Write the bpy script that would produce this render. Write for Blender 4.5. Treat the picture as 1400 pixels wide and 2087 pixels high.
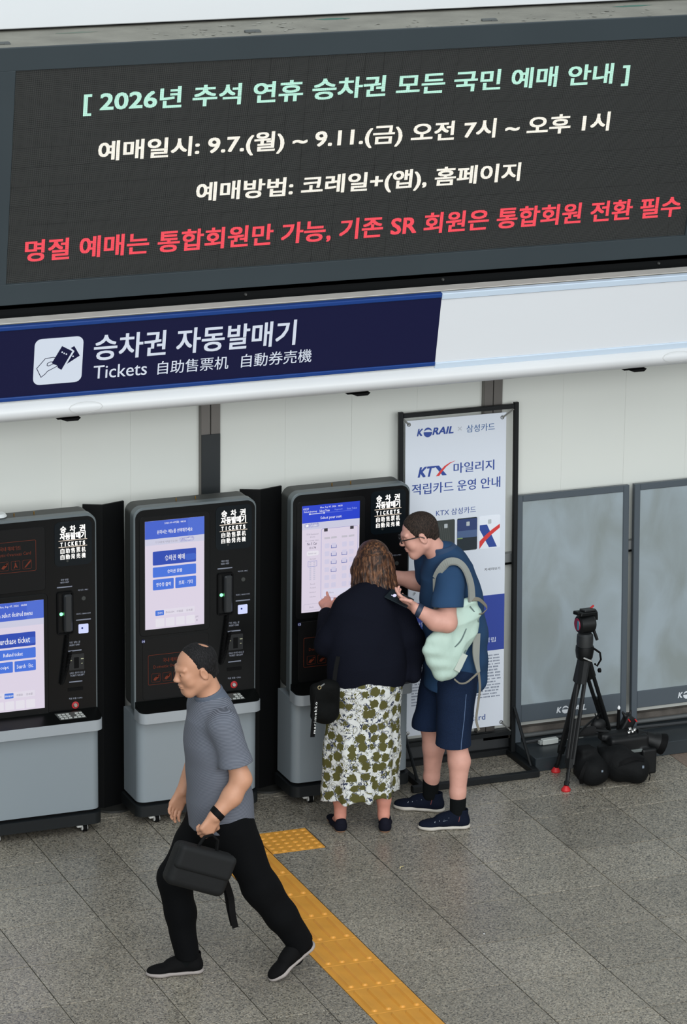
import bpy, math, random
import numpy as np
import openvdb
from mathutils import Vector, Matrix

for o in list(bpy.data.objects):
    bpy.data.objects.remove(o)
S = bpy.context.scene
C = S.collection
random.seed(7)
RNG = np.random.default_rng(7)

# ------------------------------------------------------------------ camera, world, lights, exposure
def rot_cam(pitch, yaw, roll):
    fw = Vector((math.sin(yaw)*math.cos(pitch), math.cos(yaw)*math.cos(pitch), -math.sin(pitch)))
    r = Vector((math.cos(yaw), -math.sin(yaw), 0)); u = r.cross(fw)
    c, s = math.cos(roll), math.sin(roll)
    r, u = c*r + s*u, -s*r + c*u
    return Matrix((r, u, -fw)).transposed().to_4x4()
cam = bpy.data.objects.new('camera', bpy.data.cameras.new('camera'))
C.objects.link(cam)
cam.matrix_world = Matrix.Translation((0, 0, 7.08)) @ rot_cam(math.radians(16.0515), math.radians(21.809), math.radians(.66989))
cam.data.sensor_fit = 'VERTICAL'
cam.data.sensor_height = 36.0
cam.data.lens = 7509.5/2087*36.0
cam.data.clip_end = 200
S.camera = cam

W = bpy.data.worlds.new('hall_light'); S.world = W; W.use_nodes = True
W.node_tree.nodes['Background'].inputs[0].default_value = (.86, .95, 1.0, 1)
W.node_tree.nodes['Background'].inputs[1].default_value = .5

def area(name, loc, target, sx, sy, power, col):
    l = bpy.data.lights.new(name, 'AREA'); l.shape = 'RECTANGLE'; l.size = sx; l.size_y = sy
    l.energy = power; l.color = col
    o = bpy.data.objects.new(name, l); C.objects.link(o); o.location = loc
    o.rotation_euler = (Vector(target)-Vector(loc)).to_track_quat('-Z', 'Y').to_euler()
    return o
area('roof_skylight', (3.5, 4.0, 14.0), (6.2, 14.5, 0.0), 12, 9, 1250, (.93, .98, 1.0))
area('window_facade', (4.0, -9.0, 9.0), (7.0, 18.0, 2.5), 34, 12, 5400, (.96, .99, 1.0))

S.view_settings.view_transform = 'Standard'
S.view_settings.look = 'None'
S.view_settings.gamma = 1.0
S.view_settings.use_curve_mapping = False
S.view_settings.exposure = 0.0

# ------------------------------------------------------------------ materials
def lin(c):
    return tuple((v/255/12.92 if v/255 <= .04045 else ((v/255+.055)/1.055)**2.4) for v in c)
MATS = {}
def mat(name, rgb, rough=.5, metal=0, spec=.5, bump=None, vary=None, emit=None, estr=1.0, alpha=None, coat=0):
    """rgb in sRGB 0-255; bump=(scale,strength,stretchZ); vary=(scale,amount)"""
    if name in MATS: return MATS[name]
    m = bpy.data.materials.new(name); m.use_nodes = True
    nt = m.node_tree; b = nt.nodes['Principled BSDF']
    col = lin(rgb)+(1,)
    b.inputs['Base Color'].default_value = col
    b.inputs['Roughness'].default_value = rough
    b.inputs['Metallic'].default_value = metal
    b.inputs['Specular IOR Level'].default_value = spec
    if coat: b.inputs['Coat Weight'].default_value = coat
    if emit is not None:
        b.inputs['Emission Color'].default_value = lin(emit)+(1,)
        b.inputs['Emission Strength'].default_value = estr
    if vary or bump:
        tc = nt.nodes.new('ShaderNodeTexCoord')
    if vary:
        n = nt.nodes.new('ShaderNodeTexNoise'); n.inputs['Scale'].default_value = vary[0]; n.inputs['Detail'].default_value = 6
        nt.links.new(tc.outputs['Object'], n.inputs['Vector'])
        r = nt.nodes.new('ShaderNodeMapRange'); r.inputs[1].default_value = .3; r.inputs[2].default_value = .7
        r.inputs[3].default_value = 1-vary[1]; r.inputs[4].default_value = 1+vary[1]
        nt.links.new(n.outputs[0], r.inputs[0])
        mx = nt.nodes.new('ShaderNodeVectorMath'); mx.operation = 'SCALE'
        mx.inputs[0].default_value = col[:3]; nt.links.new(r.outputs[0], mx.inputs['Scale'])
        nt.links.new(mx.outputs[0], b.inputs['Base Color'])
    if bump:
        mp = nt.nodes.new('ShaderNodeMapping')
        mp.inputs['Scale'].default_value = (1, 1, bump[2] if len(bump) > 2 else 1)
        nt.links.new(tc.outputs['Object'], mp.inputs[0])
        n = nt.nodes.new('ShaderNodeTexNoise'); n.inputs['Scale'].default_value = bump[0]; n.inputs['Detail'].default_value = 5
        nt.links.new(mp.outputs[0], n.inputs['Vector'])
        bp = nt.nodes.new('ShaderNodeBump'); bp.inputs['Strength'].default_value = bump[1]; bp.inputs['Distance'].default_value = .01
        nt.links.new(n.outputs[0], bp.inputs['Height']); nt.links.new(bp.outputs[0], b.inputs['Normal'])
    MATS[name] = m
    return m

def glow(name, rgb, s=1.0):
    return mat(name, (4, 4, 5), .4, emit=rgb, estr=s)

def N(nt, t, **kw):
    n = nt.nodes.new(t)
    for k, v in kw.items():
        if k.startswith('i'): n.inputs[int(k[1:])].default_value = v
        else: setattr(n, k, v)
    return n

def granite(name, rgb, rough=.3, dark=.5, light=1.45):
    m = bpy.data.materials.new(name); m.use_nodes = True; nt = m.node_tree; b = nt.nodes['Principled BSDF']; L = nt.links.new
    tc = N(nt, 'ShaderNodeTexCoord')
    v = N(nt, 'ShaderNodeTexVoronoi'); v.inputs['Scale'].default_value = 155
    geo = N(nt, 'ShaderNodeNewGeometry')
    L(geo.outputs['Position'], v.inputs['Vector'])
    sp = N(nt, 'ShaderNodeSeparateColor'); L(v.outputs['Color'], sp.inputs[0])
    cr = N(nt, 'ShaderNodeValToRGB'); cr.color_ramp.interpolation = 'CONSTANT'
    e = cr.color_ramp.elements; e[0].position = 0; e[0].color = (dark*.7,)*3+(1,); e[1].position = .17; e[1].color = (.8, .8, .8, 1)
    for p, c in ((.36, (1.0, 1.0, .98)), (.58, (1.18, 1.13, 1.05)), (.74, (light, light, light*.99)), (.88, (.72, .74, .76))):
        x = e.new(p); x.color = c+(1,)
    L(sp.outputs[0], cr.inputs[0])
    n = N(nt, 'ShaderNodeTexNoise'); n.inputs['Scale'].default_value = 1.6; n.inputs['Detail'].default_value = 4
    L(geo.outputs['Position'], n.inputs['Vector'])
    mr = N(nt, 'ShaderNodeMapRange'); mr.inputs[1].default_value = .3; mr.inputs[2].default_value = .7; mr.inputs[3].default_value = .9; mr.inputs[4].default_value = 1.1
    L(n.outputs[0], mr.inputs[0])
    oi = N(nt, 'ShaderNodeObjectInfo')
    mo = N(nt, 'ShaderNodeMapRange'); mo.inputs[3].default_value = .86; mo.inputs[4].default_value = 1.1
    L(oi.outputs['Random'], mo.inputs[0])
    mm = N(nt, 'ShaderNodeMath', operation='MULTIPLY'); L(mr.outputs[0], mm.inputs[0]); L(mo.outputs[0], mm.inputs[1])
    s1 = N(nt, 'ShaderNodeVectorMath', operation='SCALE'); L(cr.outputs[0], s1.inputs[0]); L(mm.outputs[0], s1.inputs['Scale'])
    s2 = N(nt, 'ShaderNodeVectorMath', operation='MULTIPLY'); L(s1.outputs[0], s2.inputs[0]); s2.inputs[1].default_value = lin(rgb)
    L(s2.outputs[0], b.inputs['Base Color'])
    rr = N(nt, 'ShaderNodeMapRange'); rr.inputs[3].default_value = rough-.08; rr.inputs[4].default_value = rough+.12
    L(n.outputs[0], rr.inputs[0]); L(rr.outputs[0], b.inputs['Roughness'])
    MATS[name] = m
    return m

def dotted(name, base, emit=None, estr=1.0):
    """LED wall: a 5.2 mm grid of diodes, read from the panel's own UV in metres"""
    m = bpy.data.materials.new(name); m.use_nodes = True; nt = m.node_tree; b = nt.nodes['Principled BSDF']; L = nt.links.new
    uv = N(nt, 'ShaderNodeUVMap'); sx = N(nt, 'ShaderNodeSeparateXYZ'); L(uv.outputs[0], sx.inputs[0])
    ds = []
    for k in (0, 1):
        a = N(nt, 'ShaderNodeMath', operation='DIVIDE'); L(sx.outputs[k], a.inputs[0]); a.inputs[1].default_value = .0052
        f = N(nt, 'ShaderNodeMath', operation='FRACT'); L(a.outputs[0], f.inputs[0])
        g = N(nt, 'ShaderNodeMath', operation='SUBTRACT'); L(f.outputs[0], g.inputs[0]); g.inputs[1].default_value = .5
        h = N(nt, 'ShaderNodeMath', operation='ABSOLUTE'); L(g.outputs[0], h.inputs[0]); ds.append(h)
    mxx = N(nt, 'ShaderNodeMath', operation='MAXIMUM'); L(ds[0].outputs[0], mxx.inputs[0]); L(ds[1].outputs[0], mxx.inputs[1])
    r = N(nt, 'ShaderNodeMapRange'); L(mxx.outputs[0], r.inputs[0]); r.inputs[1].default_value = .2; r.inputs[2].default_value = .3
    r.inputs[3].default_value = 1; r.inputs[4].default_value = 0
    if emit is None:
        mx = N(nt, 'ShaderNodeMix', data_type='RGBA'); L(r.outputs[0], mx.inputs[0])
        mx.inputs[6].default_value = lin(base)+(1,); mx.inputs[7].default_value = lin((98, 99, 97))+(1,)
        L(mx.outputs[2], b.inputs['Base Color']); b.inputs['Roughness'].default_value = .6; b.inputs['Specular IOR Level'].default_value = .2
    else:
        b.inputs['Base Color'].default_value = lin(base)+(1,)
        r2 = N(nt, 'ShaderNodeMapRange'); L(r.outputs[0], r2.inputs[0]); r2.inputs[3].default_value = estr*.62; r2.inputs[4].default_value = estr*1.7
        b.inputs['Emission Color'].default_value = lin(emit)+(1,); L(r2.outputs[0], b.inputs['Emission Strength'])
    MATS[name] = m
    return m

def floral():
    m = bpy.data.materials.new('floral_print'); m.use_nodes = True; nt = m.node_tree; b = nt.nodes['Principled BSDF']; L = nt.links.new
    tc = N(nt, 'ShaderNodeTexCoord')
    nz = N(nt, 'ShaderNodeTexNoise'); nz.inputs['Scale'].default_value = 75; nz.inputs['Detail'].default_value = 1; L(tc.outputs['Object'], nz.inputs['Vector'])
    sc = N(nt, 'ShaderNodeVectorMath', operation='SCALE'); sc.inputs['Scale'].default_value = .026; L(nz.outputs['Color'], sc.inputs[0])
    ad = N(nt, 'ShaderNodeVectorMath', operation='ADD'); L(tc.outputs['Object'], ad.inputs[0]); L(sc.outputs[0], ad.inputs[1])
    v = N(nt, 'ShaderNodeTexVoronoi'); v.inputs['Scale'].default_value = 17.5; v.inputs['Randomness'].default_value = .6; L(ad.outputs[0], v.inputs['Vector'])
    n2 = N(nt, 'ShaderNodeTexNoise'); n2.inputs['Scale'].default_value = 26; n2.inputs['Detail'].default_value = 0.0; n2.inputs['Distortion'].default_value = 1.3; L(tc.outputs['Object'], n2.inputs['Vector'])
    def band(sock, lo, hi):
        a = N(nt, 'ShaderNodeMath', operation='GREATER_THAN'); L(sock, a.inputs[0]); a.inputs[1].default_value = lo
        c = N(nt, 'ShaderNodeMath', operation='LESS_THAN'); L(sock, c.inputs[0]); c.inputs[1].default_value = hi
        d = N(nt, 'ShaderNodeMath', operation='MULTIPLY'); L(a.outputs[0], d.inputs[0]); L(c.outputs[0], d.inputs[1]); return d.outputs[0]
    flower = band(v.outputs['Distance'], -1, .455)
    rim = band(v.outputs['Distance'], .47, .535)
    free = band(v.outputs['Distance'], .535, 9)
    swirl = band(n2.outputs[0], .475, .515)
    leaf = band(n2.outputs[0], .60, .66)
    def mul(a, c):
        d = N(nt, 'ShaderNodeMath', operation='MULTIPLY'); L(a, d.inputs[0]); L(c, d.inputs[1]); return d.outputs[0]
    def mix(f, a, bcol):
        x = N(nt, 'ShaderNodeMix', data_type='RGBA'); L(f, x.inputs[0])
        if isinstance(a, tuple): x.inputs[6].default_value = a+(1,)
        else: L(a, x.inputs[6])
        x.inputs[7].default_value = bcol+(1,); return x.outputs[2]
    c = mix(mul(free, leaf), lin((206, 207, 204)), lin((84, 82, 36)))
    c = mix(mul(free, swirl), c, lin((38, 46, 72)))
    half = band(n2.outputs[0], .5, 9)
    c = mix(mul(rim, half), c, lin((38, 46, 72)))
    c = mix(flower, c, lin((76, 73, 25)))
    L(c, b.inputs['Base Color']); b.inputs['Roughness'].default_value = .8
    return m

def streak(name, a, b_):
    m = mat(name, a, .75, spec=.25); nt = m.node_tree; b = nt.nodes['Principled BSDF']; L = nt.links.new
    tc = N(nt, 'ShaderNodeTexCoord'); mp = N(nt, 'ShaderNodeMapping'); mp.inputs['Scale'].default_value = (150, 150, 40); L(tc.outputs['Object'], mp.inputs[0])
    n = N(nt, 'ShaderNodeTexNoise'); n.inputs['Scale'].default_value = 1.5; n.inputs['Detail'].default_value = 4; L(mp.outputs[0], n.inputs['Vector'])
    r = N(nt, 'ShaderNodeMapRange'); r.inputs[1].default_value = .4; r.inputs[2].default_value = .7; L(n.outputs[0], r.inputs[0])
    x = N(nt, 'ShaderNodeMix', data_type='RGBA'); L(r.outputs[0], x.inputs[0]); x.inputs[6].default_value = lin(a)+(1,); x.inputs[7].default_value = lin(b_)+(1,); L(x.outputs[2], b.inputs['Base Color'])
    bp = N(nt, 'ShaderNodeBump'); bp.inputs['Strength'].default_value = .7; bp.inputs['Distance'].default_value = .003; L(n.outputs[0], bp.inputs['Height']); L(bp.outputs[0], b.inputs['Normal'])
    return m

def striped_knit():
    m = mat('grey_striped_knit', (104, 108, 118), .85)
    nt = m.node_tree; b = nt.nodes['Principled BSDF']; L = nt.links.new
    tc = N(nt, 'ShaderNodeTexCoord'); sx = N(nt, 'ShaderNodeSeparateXYZ'); L(tc.outputs['Object'], sx.inputs[0])
    n = N(nt, 'ShaderNodeTexNoise'); n.inputs['Scale'].default_value = 3; L(tc.outputs['Object'], n.inputs['Vector'])
    a = N(nt, 'ShaderNodeMath', operation='MULTIPLY_ADD'); L(n.outputs[0], a.inputs[0]); a.inputs[1].default_value = .03; L(sx.outputs[2], a.inputs[2])
    d = N(nt, 'ShaderNodeMath', operation='MULTIPLY'); L(a.outputs[0], d.inputs[0]); d.inputs[1].default_value = 1050
    s = N(nt, 'ShaderNodeMath', operation='SINE'); L(d.outputs[0], s.inputs[0])
    r = N(nt, 'ShaderNodeMapRange'); L(s.outputs[0], r.inputs[0]); r.inputs[1].default_value = -.2; r.inputs[2].default_value = .6
    x = N(nt, 'ShaderNodeMix', data_type='RGBA'); L(r.outputs[0], x.inputs[0]); x.inputs[6].default_value = lin((78, 82, 92))+(1,); x.inputs[7].default_value = lin((112, 116, 127))+(1,)
    L(x.outputs[2], b.inputs['Base Color'])
    return m

# ------------------------------------------------------------------ mesh building
class Plane:
    """a flat working surface: u to the right, w up, n out towards the hall"""
    def __init__(s, p0, tilt=0.0):
        s.p0 = np.array(p0, float); s.u = np.array([1., 0, 0]); s.w = np.array([0, -math.sin(tilt), math.cos(tilt)])
        s.n = np.array([0, -math.cos(tilt), -math.sin(tilt)])
    def __call__(s, u, w, n=0): return s.p0+s.u*u+s.w*w+s.n*n

def ori(o):
    while o.parent: o = o.parent
    return np.array(o.location)

class MB:
    def __init__(s): s.v = []; s.f = []; s.uv = {}
    def add(s, vs, fs, uvs=None):
        k = len(s.v); s.v += [tuple(map(float, p)) for p in vs]; s.f += [tuple(i+k for i in f) for f in fs]
        if uvs:
            for i, t in enumerate(uvs): s.uv[k+i] = t
        return s
    def box(s, x0, x1, y0, y1, z0, z1, b=0.0, fm=None):
        fm = fm or (lambda a, c, d: (a, c, d))
        if b <= 0:
            P = [(x, y, z) for z in (z0, z1) for y in (y0, y1) for x in (x0, x1)]
            F = [(0, 2, 3, 1), (4, 5, 7, 6), (0, 1, 5, 4), (2, 6, 7, 3), (0, 4, 6, 2), (1, 3, 7, 5)]
            return s.add([fm(*p) for p in P], F)
        # chamfered: 24 verts
        P = []; idx = {}
        for i, x in enumerate((x0, x1)):
            for j, y in enumerate((y0, y1)):
                for k, z in enumerate((z0, z1)):
                    dx = b if i == 0 else -b; dy = b if j == 0 else -b; dz = b if k == 0 else -b
                    for a, q in enumerate(((x, y+dy, z+dz), (x+dx, y, z+dz), (x+dx, y+dy, z))):
                        idx[i, j, k, a] = len(P); P.append(q)
        F = []
        I = lambda i, j, k, a: idx[i, j, k, a]
        for i in (0, 1): F.append((I(i, 0, 0, 0), I(i, 0, 1, 0), I(i, 1, 1, 0), I(i, 1, 0, 0))[::(1 if i == 0 else -1)])
        for j in (0, 1): F.append((I(0, j, 0, 1), I(1, j, 0, 1), I(1, j, 1, 1), I(0, j, 1, 1))[::(1 if j == 0 else -1)])
        for k in (0, 1): F.append((I(0, 0, k, 2), I(0, 1, k, 2), I(1, 1, k, 2), I(1, 0, k, 2))[::(1 if k == 0 else -1)])
        for i in (0, 1):
            for j in (0, 1): F.append((I(i, j, 0, 0), I(i, j, 0, 1), I(i, j, 1, 1), I(i, j, 1, 0)))
            for k in (0, 1): F.append((I(i, 0, k, 0), I(i, 0, k, 2), I(i, 1, k, 2), I(i, 1, k, 0)))
        for j in (0, 1):
            for k in (0, 1): F.append((I(0, j, k, 1), I(0, j, k, 2), I(1, j, k, 2), I(1, j, k, 1)))
        for i in (0, 1):
            for j in (0, 1):
                for k in (0, 1): F.append((I(i, j, k, 0), I(i, j, k, 1), I(i, j, k, 2)))
        return s.add([fm(*p) for p in P], F)
    def prism(s, pl, poly, n0, n1, bev=0.0):
        """poly: (u,w) points anticlockwise seen from the hall; n0 back, n1 front"""
        k = len(poly)
        if bev > 0:
            c = np.mean(poly, axis=0); ins = []
            for i in range(k):
                a, b_, d = np.array(poly[i-1]), np.array(poly[i]), np.array(poly[(i+1) % k])
                e1 = (b_-a)/max(np.linalg.norm(b_-a), 1e-9); e2 = (d-b_)/max(np.linalg.norm(d-b_), 1e-9)
                nn = np.array([-e1[1]-e2[1], e1[0]+e2[0]]); L = np.linalg.norm(nn)
                nn = nn/L if L > 1e-9 else nn; cs = max(.5, nn@np.array([-e1[1], e1[0]]))
                ins.append(b_+nn*bev/cs)
            rings = [(poly, n0), (poly, n1-bev), (ins, n1)]
        else: rings = [(poly, n0), (poly, n1)]
        V = []; UV = []
        for r, n in rings:
            for p in r: V.append(pl(p[0], p[1], n)); UV.append((p[0], p[1]))
        F = []
        for q in range(len(rings)-1):
            for i in range(k): j = (i+1) % k; F.append((q*k+i, q*k+j, (q+1)*k+j, (q+1)*k+i))
        m = len(rings)-1
        F.append(tuple(m*k+i for i in range(k))); F.append(tuple(reversed(range(k))))
        return s.add(V, F, UV)
    def rect(s, pl, u0, u1, w0, w1, n0, n1, r=0, bev=0.0, seg=5): return s.prism(pl, rrect(u0, u1, w0, w1, r, seg), n0, n1, bev)
    def ring(s, pl, u0, u1, w0, w1, t, n0, n1, r=0, seg=5):
        """a rectangular outline of line width t"""
        A = rrect(u0, u1, w0, w1, r, seg); B = rrect(u0+t, u1-t, w0+t, w1-t, max(r-t, 0) if r else 0, seg)
        k = len(A); V = []; UV = []
        for P_, n in ((A, n0), (A, n1), (B, n1), (B, n0)):
            for p in P_: V.append(pl(p[0], p[1], n)); UV.append((p[0], p[1]))
        F = []
        for q in range(4):
            for i in range(k): j = (i+1) % k; F.append((q*k+i, q*k+j, ((q+1) % 4)*k+j, ((q+1) % 4)*k+i))
        return s.add(V, F, UV)
    def tube(s, pts, r, seg=8, closed=False, cap=True):
        P = [np.array(p, float) for p in pts]; n = len(P); rr = r if hasattr(r, '__len__') else [r]*n
        V = []; ref = None
        for i in range(n):
            t = P[(i+1) % n]-P[i-1] if closed else P[min(i+1, n-1)]-P[max(i-1, 0)]
            t = t/np.linalg.norm(t)
            if ref is None: ref = np.cross(t, [0, 0, 1.]) if abs(t[2]) < .9 else np.cross(t, [1., 0, 0])
            a = ref-t*(ref@t); a /= np.linalg.norm(a); ref = a; b = np.cross(t, a)
            for q in range(seg):
                th = 2*math.pi*(q+.5)/seg; V.append(P[i]+rr[i]*(a*math.cos(th)+b*math.sin(th)))
        F = []
        for i in range(n if closed else n-1):
            for q in range(seg):
                j = (i+1) % n; F.append((i*seg+q, i*seg+(q+1) % seg, j*seg+(q+1) % seg, j*seg+q))
        if cap and not closed: F.append(tuple(reversed(range(seg)))); F.append(tuple((n-1)*seg+q for q in range(seg)))
        return s.add(V, F)
    def lathe(s, c, prof, axis=(0, 0, 1), seg=24):
        ax = np.array(axis, float); ax /= np.linalg.norm(ax)
        a = np.cross(ax, [0, 0, 1.]) if abs(ax[2]) < .9 else np.cross(ax, [1., 0, 0]); a /= np.linalg.norm(a); b = np.cross(ax, a)
        V = []; c = np.array(c, float)
        for r, h in prof:
            for q in range(seg): th = 2*math.pi*q/seg; V.append(c+ax*h+max(r, 1e-5)*(a*math.cos(th)+b*math.sin(th)))
        F = [(i*seg+q, i*seg+(q+1) % seg, (i+1)*seg+(q+1) % seg, (i+1)*seg+q) for i in range(len(prof)-1) for q in range(seg)]
        F += [tuple(reversed(range(seg))), tuple((len(prof)-1)*seg+q for q in range(seg))]
        return s.add(V, F)
    def ribbon(s, pts, w, nrm, t=.003):
        """flat strap along pts; w width, nrm the face normal (one or per point)"""
        P = [np.array(p, float) for p in pts]; n = len(P); V = []
        if n > 2:
            Wd = [w[i] if hasattr(w, '__len__') else w for i in range(n)]; Nn = [np.array(nrm[i] if hasattr(nrm[0], '__len__') else nrm, float) for i in range(n)]
            A = [np.concatenate([P[i], [Wd[i]], Nn[i]]) for i in range(n)]; B = []
            for i in range(n-1):
                a0, a1, a2, a3 = A[max(i-1, 0)], A[i], A[i+1], A[min(i+2, n-1)]
                for q in range(5):
                    t_ = q/5; B.append(.5*((2*a1)+(a2-a0)*t_+(2*a0-5*a1+4*a2-a3)*t_**2+(3*a1-a0-3*a2+a3)*t_**3))
            B.append(A[-1]); P = [b[:3] for b in B]; w = [b[3] for b in B]; nrm = [b[4:] for b in B]; n = len(P)
        for i in range(n):
            tg = P[min(i+1, n-1)]-P[max(i-1, 0)]; tg /= np.linalg.norm(tg)
            nn = np.array(nrm[i] if hasattr(nrm[0], '__len__') else nrm, float); nn = nn-tg*(nn@tg); nn /= np.linalg.norm(nn)
            sd = np.cross(tg, nn)*((w[i] if hasattr(w, '__len__') else w)/2)
            V += [P[i]-sd-nn*t/2, P[i]+sd-nn*t/2, P[i]+sd+nn*t/2, P[i]-sd+nn*t/2]
        F = []
        for i in range(n-1):
            for q in range(4): F.append((i*4+q, i*4+(q+1) % 4, (i+1)*4+(q+1) % 4, (i+1)*4+q))
        F += [(3, 2, 1, 0), tuple((n-1)*4+q for q in range(4))]
        return s.add(V, F)
    def build(s, name, m, parent=None, smooth=False, label=None, fix=True, wn=False):
        me = bpy.data.meshes.new(name)
        off = ori(parent) if parent is not None else np.zeros(3)
        V = np.array(s.v)-off
        me.from_pydata(V.tolist(), [], s.f)
        if s.uv:
            ul = me.uv_layers.new(name='UVMap'); d = ul.data
            for lp in me.loops:
                t = s.uv.get(lp.vertex_index)
                if t: d[lp.index].uv = t
        if fix:
            import bmesh
            bm = bmesh.new(); bm.from_mesh(me); bmesh.ops.recalc_face_normals(bm, faces=bm.faces); bm.to_mesh(me); bm.free()
        if smooth:
            me.polygons.foreach_set('use_smooth', [True]*len(me.polygons))
            try: me.set_sharp_from_angle(angle=math.radians(38))
            except Exception: pass
        me.materials.append(m)
        o = bpy.data.objects.new(name, me); C.objects.link(o)
        if parent is not None: o.parent = parent
        if label: o['label'] = label
        return o

def rrect(u0, u1, w0, w1, r=0, seg=5):
    if r <= 0: return [(u0, w0), (u1, w0), (u1, w1), (u0, w1)]
    P = []
    for cx, cy, a0 in ((u1-r, w0+r, -90), (u1-r, w1-r, 0), (u0+r, w1-r, 90), (u0+r, w0+r, 180)):
        for i in range(seg+1):
            a = math.radians(a0+90*i/seg); P.append((cx+r*math.cos(a), cy+r*math.sin(a)))
    return P

def thing(name, loc, label, cat, group=None):
    o = bpy.data.objects.new(name, None); C.objects.link(o); o.location = loc; o.empty_display_size = .1
    o['label'] = label; o['category'] = cat
    if group: o['group'] = group
    return o
def tag(o, label, cat, group=None):
    o['label'] = label; o['category'] = cat
    if group: o['group'] = group
    return o
def struct(o): o['kind'] = 'structure'; return o

_TX = {}
def glyphs(st, bold=0.0, res=3, spacing=1.0):
    k = (st, bold, res, spacing)
    if k not in _TX:
        c = bpy.data.curves.new('t', 'FONT'); c.body = st; c.resolution_u = res; c.fill_mode = 'FRONT'; c.space_character = spacing
        o = bpy.data.objects.new('t', c); me = o.to_mesh()
        V = np.array([v.co[:2] for v in me.vertices]); F = [tuple(p.vertices) for p in me.polygons]
        o.to_mesh_clear(); bpy.data.objects.remove(o); bpy.data.curves.remove(c)
        if bold > 0 and len(V):                                   # heavier strokes: the same glyphs overlaid with small shifts
            sh = ((-1, -.8), (1, -.8), (-1, .8), (1, .8), (0, 0)) if bold >= .015 else ((-1, 0), (1, 0))
            m_ = len(V); V = np.concatenate([V+np.array(d)*bold for d in sh]); F = [tuple(i+m_*q for i in f) for q in range(len(sh)) for f in F]
        _TX[k] = (V, F)
    return _TX[k]
def put_text(mb, pl, st, u0, u1, w0, w1, n=.0015, bold=.0, shear=0.0, res=3, spacing=1.0, rot=0.0):
    """writes st so that its ink fills the box u0..u1, w0..w1 of the plane; w1=None keeps proportions"""
    V, F = glyphs(st, bold, res, spacing)
    if not len(V): return
    a = V.min(0); b = V.max(0); sx = (u1-u0)/(b[0]-a[0])
    sy = sx if w1 is None else (w1-w0)/(b[1]-a[1])
    Q = (V-a)*[sx, sy]
    if w1 is None: w1 = w0+Q[:, 1].max()
    Q[:, 0] += shear*Q[:, 1]
    if shear: Q[:, 0] *= (u1-u0)/Q[:, 0].max()
    Q += [u0, w0]
    nb_ = (5 if bold >= .015 else 2) if bold > 0 else 1; m_ = len(Q)//nb_
    mb.add([pl(p[0], p[1], n+.00012*(i//m_)) for i, p in enumerate(Q)], F, [tuple(p) for p in Q])

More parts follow.
